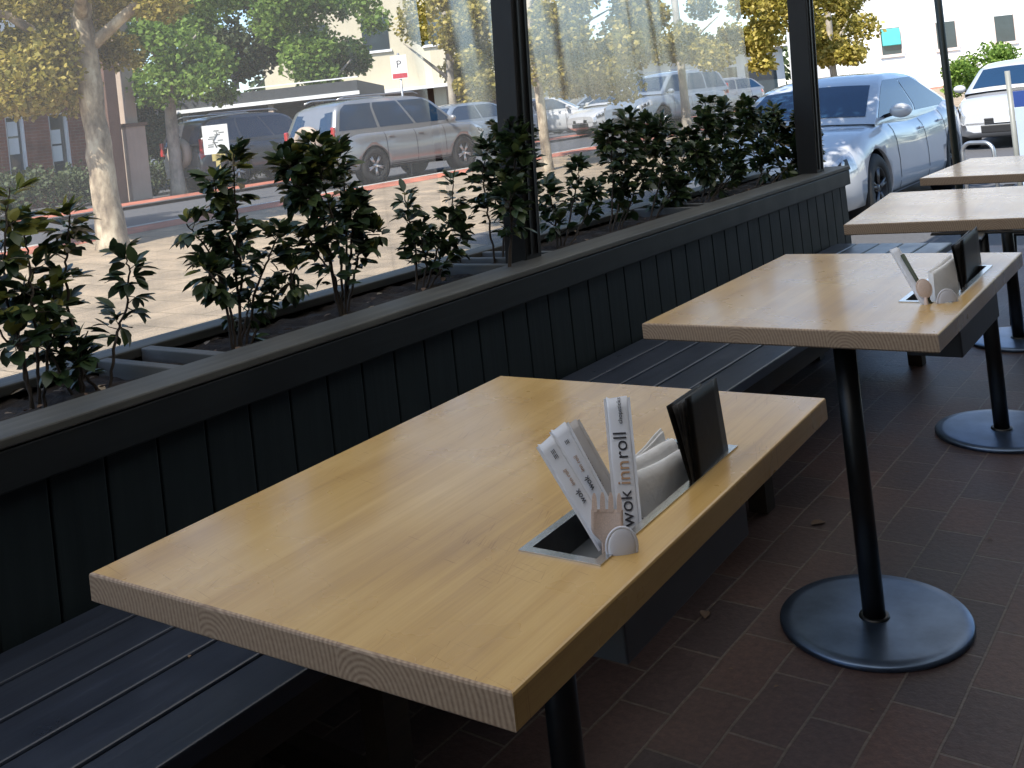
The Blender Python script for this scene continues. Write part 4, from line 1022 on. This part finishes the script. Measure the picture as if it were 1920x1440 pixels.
    if suv:
        # rear glass and door, spare wheel, roof rails
        zr0, zr1 = belt+.06, zmax-.14; mb = MB(); rows = []
        for j in range(6):
            z = zr0+(zr1-zr0)*j/5; y = py(z, False); rows.append([(hw(z)*.84*u, y-.012, z) for u in (-1, -.5, 0, .5, 1)])
        mb.grid(rows); mb.build('rear_window', 'glass', e)
        for s_ in (-1, 1):
            mb = MB(); mb.box(s_*(W/2*.83)-.05, s_*(W/2*.83)+.05, -yf-.012, -yf+.06, belt-.18, belt+.17, 0, .02); mb.build('tail_lamp', 'redlamp', e)
            mb = MB(); mb.tube([(s_*(hw(zmax)-.03), cab[1][0]-.2, zmax+.02), (s_*(hw(zmax)-.03), cab[1][0]-.35, zmax+.07), (s_*(hw(zmax)-.03), cab[-2][0]+.35, zmax+.07), (s_*(hw(zmax)-.03), cab[-2][0]+.15, zmax+.02)], .017, 8); mb.build('roof_rail', 'galv', e)
        Ms = Matrix.Translation((.08, -yf-.12, .98)) @ Matrix.Rotation(R(90), 4, 'X')
        mb = MB(); mb.lathe([(0, -.11), (.37, -.11), (.385, -.05), (.385, .06), (.34, .10), (.27, .105), (.25, .08), (0, .08)], 36, M=Ms); sw = mb.build('spare_wheel', 'buff', e)
        mb = MB(); mb.lathe([(.24, .085), (.22, .10), (.05, .09), (0, .10)], 24, M=Ms); mb.build('rim', 'rims', sw)
    return e
# white sedan at the end of the terrace, facing the tables
sx, sy = -3.42, 10.95
sed_top = [(-2.45, .86), (-2.25, 1.03), (-1.75, 1.08), (-1.0, .98), (0, .95), (.9, .98), (1.5, .93), (2.1, .80), (2.32, .71), (2.45, .62)]
car('parked_car', (sx-.96, sy+1.20, -.27), math.pi, 'white sedan parked at the end of the planter, facing the tables', 'cars parked along the street', 4.9, 1.85, sed_top, .97,
    [(1.12, .97), (.35, 1.36), (-.05, 1.455), (-.55, 1.465), (-.95, 1.42), (-1.75, 1.09)], .19, (1.40, -1.46), .35, 'carwhite', 'rim').scale = (1.06,)*3
# silver off-road car
suv_top = [(-2.38, 1.0), (-2.2, 1.12), (0, 1.10), (1.1, 1.13), (1.8, 1.08), (2.2, .98), (2.38, .85)]
def suvcar(loc, rz, label, paint, **k):
    return car('parked_car', loc, rz, label, 'cars parked along the street', 4.76, 1.885, suv_top, 1.12,
        [(1.30, 1.14), (.62, 1.72), (.15, 1.82), (-.8, 1.84), (-1.75, 1.80), (-2.12, 1.70), (-2.36, 1.12)], .30, (1.40, -1.39), .385, paint, 'rims', suv=True, **k)
SR = at(642, 300, 19.4)
suvcar((SR.x-.94, SR.y+2.38+.0, gz(SR.x, SR.y)-.02), R(-3), 'silver off-road car with a spare wheel on its back, parked beyond the footpath', 'carsilver').scale = (.935,)*3
hat_top = [(-2.1, .90), (-1.95, 1.02), (0, .96), (.9, .98), (1.5, .90), (1.95, .78), (2.1, .66)]
def hatchcar(loc, rz, label, paint, **k):
    return car('parked_car', loc, rz, label, 'cars parked along the street', 4.2, 1.78, hat_top, .98,
        [(1.18, .98), (.45, 1.40), (.05, 1.50), (-.9, 1.50), (-1.55, 1.40), (-1.98, 1.0)], .20, (1.28, -1.28), .315, paint, 'rims', **k)
hatchcar((-3.95, 21.3, -.27), math.pi+R(2), 'white hatchback facing the terrace at the right edge', 'carwhite')
def onr(px, d, dz=0):
    p = ground_at(px, d); return (p.x, p.y, p.z+dz)
hatchcar(onr(1028, 38), R(-62), 'small white hatchback seen side on right of the nearer black post', 'carwhite')
hatchcar(onr(1105, 44), R(150), 'blue grey car parked between two white cars in the distance', 'carblue')
hatchcar(onr(1168, 36), R(165), 'white hatchback in the distance left of the dark distant off-road car', 'carwhite')
suvcar(onr(1252, 34), R(170), 'dark blue grey off-road car in the distance behind the plants', 'carblue')
suvcar(onr(470, 27.5), R(2), 'dark charcoal off-road car parked left of the silver off-road car', 'cardark')
hatchcar(onr(880, 30), R(0), 'blue grey hatchback parked in front of the silver off-road car', 'carblue')
hatchcar(onr(1345, 42), R(160), 'silver hatchback in the distance beside the second black post', 'carsilver')

# ------------------------------------------------------------------ buildings, built as boxes turned towards the street
def bldg(name, px, d, label, rz=0):
    p = ground_at(px, d); return empty(name, (p.x, p.y, p.z-.05), rz, label, 'building')
def bx(mb, *a, **k): return mb.box(*a, **k)
YAW = .647
# red brick building at the left, facing the street (+x)
bb = empty('brick_building', (-26.0, 4, .15), 0, 'red brick building with dark shop windows at far left', 'building')
wins = [(4.2, 5.0), (6.6, 7.4), (8.95, 9.45), (10.1, 10.65), (11.2, 11.6)]
mb = MB(); ycur = -14
for a, b_ in sorted(wins):
    mb.box(-.3, 0, ycur, a, 0, 4.6); mb.box(-.3, 0, a, b_, 0, .75); mb.box(-.3, 0, a, b_, 2.5, 4.6); ycur = b_
mb.box(-.3, 0, ycur, 12.1, 0, 4.6); mb.box(-9, -.31, -14, 12.1, 0, 4.6)
# rotate brick texture is on xy; walls use generated bricks on yz through a turned copy
mb.build('wall', 'brick', bb)
for i, (a, b_) in enumerate(sorted(wins)):
    mb = MB(); mb.box(-.22, -.18, a+.05, b_-.05, .8, 2.45); w_ = mb.build('window', 'winglass', bb)
    mb = MB(); mb.box(-.2, -.05, a+.003, a+.05, .755, 2.495); mb.box(-.2, -.05, b_-.05, b_-.003, .755, 2.495); mb.box(-.2, -.05, a+.051, b_-.051, 2.45, 2.495); mb.build('frame', 'white', w_)
    mb = MB(); z_ = (1.3, 1.0, 1.5, 1.2, 1.1)[i]; mb.box(-.176, -.168, a+.12, a+.38, z_, z_+.42); mb.box(-.176, -.168, a+.12, a+.38, z_+.47, z_+.85); mb.build('notice', 'signwhite', w_)
mb = MB(); mb.box(-9.2, .5, -14.2, 12.3, 4.601, 4.9); mb.build('roof', 'roofm', bb)
# portico columns
for px, dd, c1, c2, lab in ((205, 23.5, 'brownwall', 'brownwall', 'tall brown column just right of the nearest tree trunk'), (238, 24.2, 'buff', 'buff', 'pale buff column with a square plinth beside the brown column')):
    p = ground_at(px, dd); c = empty('portico_column', p, 0, lab, 'column')
    mb = MB(); mb.box(-.15, .15, -.15, .15, 0.0, 5, 0, .01); mb.build('shaft', c1, c)
    if c2 == 'buff':
        mb = MB(); mb.box(-.26, .26, -.26, .26, 0, 1.75, 0, .015); mb.build('plinth', 'buff', c); mb = MB(); mb.box(-.3, .3, -.3, .3, 1.751, 1.83); mb.build('plinth_cap', 'brownwall', c)
# dark carport
cp = bldg('carport', 430, 33, 'dark open carport with pale roof edge behind the parked off-road cars', YAW)
mb = MB(); mb.box(-4.5, 4.2, 0, 7, 2.3, 2.75); mb.build('roof', 'darkwall', cp)
mb = MB(); mb.box(-4.55, 4.25, -.06, -.001, 2.28, 2.40); mb.box(-4.55, 4.25, -.05, -.001, 2.95-.12, 2.99-.12); mb.build('fascia', 'white', cp)
mb = MB(); mb.box(-4.5, 4.2, 6.6, 6.8, 0, 2.3); mb.build('rear_wall', 'darkwall', cp)
for xx in (-4.3, -1.5, 1.3, 4.0):
    mb = MB(); mb.box(xx-.08, xx+.08, .1, .26, 0, 2.299); mb.build('post', 'buff', cp)
# cream building
cb = bldg('cream_building', 770, 50, 'cream rendered building with a brown shopfront behind the parking sign', YAW)
mb = MB(); mb.box(-7, 7.5, 0, 10, 2.9, 8.5); mb.box(-7, -2.6, 0, 10, 0, 2.899); mb.box(5.1, 7.5, 0, 10, 0, 2.899); mb.box(1.2, 1.8, 0, 1, 0, 2.899); mb.build('wall', 'creamwall', cb)
mb = MB(); mb.box(-2.6, 5.1, 1.2, 1.4, 0, 2.899); mb.build('shopfront', 'brownwall', cb)
for xx in (-5, -2, 1, 4):
    mb = MB(); mb.box(xx, xx+1.3, -.03, .02, 4.9, 6.5); w_ = mb.build('window', 'winglass', cb); mb = MB(); mb.box(xx-.1, xx+1.4, -.12, -.031, 4.78, 4.899); mb.build('sill', 'white', w_)
mb = MB(); mb.box(-7.3, 7.8, -.6, 10.3, 8.501, 8.8); mb.build('roof', 'roofm', cb)
mb = MB(); mb.box(-7.2, 7.7, -.9, -.001, 2.75, 2.9); mb.build('canopy', 'white', cb)
# pale low building with metal roof, middle right
pb = bldg('pale_building', 1200, 62, 'long pale building with a stepped metal roof above the distant cars', YAW)
mb = MB(); mb.box(-8, 9, 0, 9, 0, 3.3); mb.build('wall', 'whitewall', pb)
mb = MB(); mb.box(-8.4, 9.4, -1.4, 9.2, 3.301, 3.5); mb.box(-4, 6, .2, 8, 3.501, 4.4); mb.build('roof', 'roofm', pb)
for xx in (-7, -4.2, -1.4, 1.4, 4.2, 6.6):
    mb = MB(); mb.box(xx, xx+1.9, -.03, .02, .5, 2.4); mb.build('window', 'winglass', pb)
# white building at right with a teal window awning
wbd = bldg('white_building', 1700, 52, 'bright white building with a teal window shade behind the sedan', YAW)
mb = MB(); mb.box(-3.5, 16, 0, 8, 0, 9); mb.build('wall', 'whitewall', wbd)
for xx, m_ in ((-.95, 'teal'), (1.9, 'winglass'), (4.9, 'winglass'), (8, 'winglass')):
    mb = MB(); mb.box(xx, xx+1.0, -.04, .02, 1.95, 3.3); w_ = mb.build('window', 'winglass', wbd)
    mb = MB(); mb.box(xx-.12, xx+1.12, -.10, -.041, 1.80, 1.949); mb.box(xx+1.001, xx+1.16, -.09, .02, 1.95, 3.5); mb.box(xx-.16, xx-.001, -.09, .02, 1.95, 3.5); mb.build('frame', 'pinktrim', w_)
    if m_ == 'teal':
        mb = MB(); mb.box(xx+.05, xx+.95, -.25, -.0411, 2.4, 3.25, 0, .03); mb.build('shade', 'teal', w_)
for xx in (-3.0, .95, 3.9):
    mb = MB(); mb.box(xx, xx+.22, -.14, -.001, 0, 9); mb.build('pilaster', 'white', wbd)
mb = MB(); mb.box(-3.8, 16.3, -.5, 8.3, 9.001, 9.3); mb.build('roof', 'roofm', wbd)

# ------------------------------------------------------------------ signs, racks
sp1 = ground_at(398, 19); s1 = empty('poster_sign', sp1, YAW+.25, 'white poster sign with a grey printed figure on a yellow stand', 'sign')
mb = MB(); mb.box(-.23, .23, -.02, .02, .93, 1.47, 0, .004); pn = mb.build('panel', 'signwhite', s1)
mb = MB()
for q in range(9): 
    a = RNG.uniform(-.12, .12); z = 1.06+q*.036; mb.box(a-.05, a+.05, -.0235, -.0205, z, z+.02)
mb.tube([(0, -.022, 1.05), (-.05, -.022, 1.18), (.03, -.022, 1.30), (0, -.022, 1.38)], .012, 6)
mb.build('printed_figure', 'greypole', pn)
mb = MB(); mb.box(-.2, .2, -.12, .12, .0, .05); mb.box(-.04, .04, -.03, .03, .05, .93); mb.box(-.10, .14, -.03, .03, .80, .929); mb.build('stand', 'yellowst', s1)
sp2 = ground_at(757, 21.5); s2 = empty('parking_sign', sp2, YAW, 'white and red parking sign on a thin post above the silver car', 'sign')
mb = MB(); mb.tube([(0,0,0), (0,0,2.6)], .025, 10); mb.build('post', 'galv', s2)
mb = MB(); mb.box(-.17, .17, -.045, -.03, 2.05, 2.55, 0, .004); pn = mb.build('panel', 'signwhite', s2)
mb = MB(); mb.box(-.155, .155, -.0475, -.0455, 2.07, 2.17); mb.build('red_band', 'signred', pn)
text_mesh('P', .22, 'ink', frame(Vector((-.06, -.0475, 2.36)), Vector((1,0,0)), Vector((0,0,1)), Vector((0,-1,0))), pn, 'letter')
# bicycle racks
for i, px in enumerate((1806, 1842)):
    pass
def hoop(px, d, label):
    p = ground_at(px, d); e = empty('bicycle_rack', p, R(-20), label, 'bicycle rack', 'silver hoop racks beyond the farthest table')
    pts = [(-.17, 0, 0), (-.17, 0, .66)]+[(-.17+.10*(1-math.cos(a)), 0, .66+.10*math.sin(a)) for a in [R(15*k) for k in range(1, 7)]]
    pts += [(.17-.10*(1-math.cos(a)), 0, .66+.10*math.sin(a)) for a in [R(15*k) for k in range(6, -1, -1)]]+[(.17, 0, 0)]
    mb = MB(); mb.tube(pts, .021, 12); mb.build('hoop', 'galv', e)
    for s_ in (-1, 1):
        mb = MB(); mb.lathe([(.021, .008), (.06, .008), (.06, 0)], 16, M=Matrix.Translation((s_*.17, 0, 0))); mb.build('base_flange', 'galv', e)
hoop(1824, 10.3, 'silver steel hoop rack standing beyond the farthest table')
# framed board at the right edge
p = ground_at(1935, 9.3); e = empty('sign_board', p, YAW-.45, 'grey framed board with navy and pale blue panels at the right edge', 'sign')
mb = MB(); mb.tube([(-.17, 0, 0), (-.17, 0, 1.46)], .024, 12); mb.build('post', 'greypole', e)
mb = MB(); mb.tube([(.45, 0, 0), (.45, 0, 1.46)], .024, 12); mb.build('post', 'greypole', e)
mb = MB(); mb.box(-.145, .425, -.02, .02, 1.12, 1.27, 0, .003); mb.build('header_panel', 'navy', e)
mb = MB(); mb.box(-.145, .425, -.02, .02, .15, 1.118, 0, .003); mb.build('lower_panel', 'paleblue', e)
mb = MB(); mb.box(-.145, .425, -.024, .024, 1.272, 1.31, 0, .003); mb.build('top_rail', 'galv', e)

# ------------------------------------------------------------------ light
SUN_EL, SUN_AZ = 50, None
sd = Vector((.10, -1.0, 0)).normalized()   # horizontal direction towards the sun
el = R(SUN_EL); sv = Vector((sd.x*math.cos(el), sd.y*math.cos(el), math.sin(el)))
ld = bpy.data.lights.new('sun', 'SUN'); ld.energy = 4.5; ld.angle = R(.5); ld.color = (1, .94, .84)
lo = bpy.data.objects.new('sun', ld); COL.objects.link(lo); lo.rotation_euler = sv.to_track_quat('Z', 'Y').to_euler()
w = bpy.data.worlds.new('World'); sc.world = w; w.use_nodes = True; nt = w.node_tree
sky = nt.nodes.new('ShaderNodeTexSky'); sky.sky_type = 'NISHITA'; sky.sun_disc = False; sky.ozone_density = 3.0; sky.dust_density = .4
sky.sun_elevation = el; sky.sun_rotation = math.atan2(sv.x, sv.y)
nt.links.new(sky.outputs[0], nt.nodes['Background'].inputs[0]); nt.nodes['Background'].inputs[1].default_value = .15
sc.view_settings.view_transform = 'Standard'; sc.view_settings.look = 'None'
sc.view_settings.exposure = 1.0; sc.view_settings.gamma = 1
sc.cycles.max_bounces = 8; sc.cycles.transparent_max_bounces = 12; sc.cycles.diffuse_bounces = 4
sc.cycles.use_denoising = True
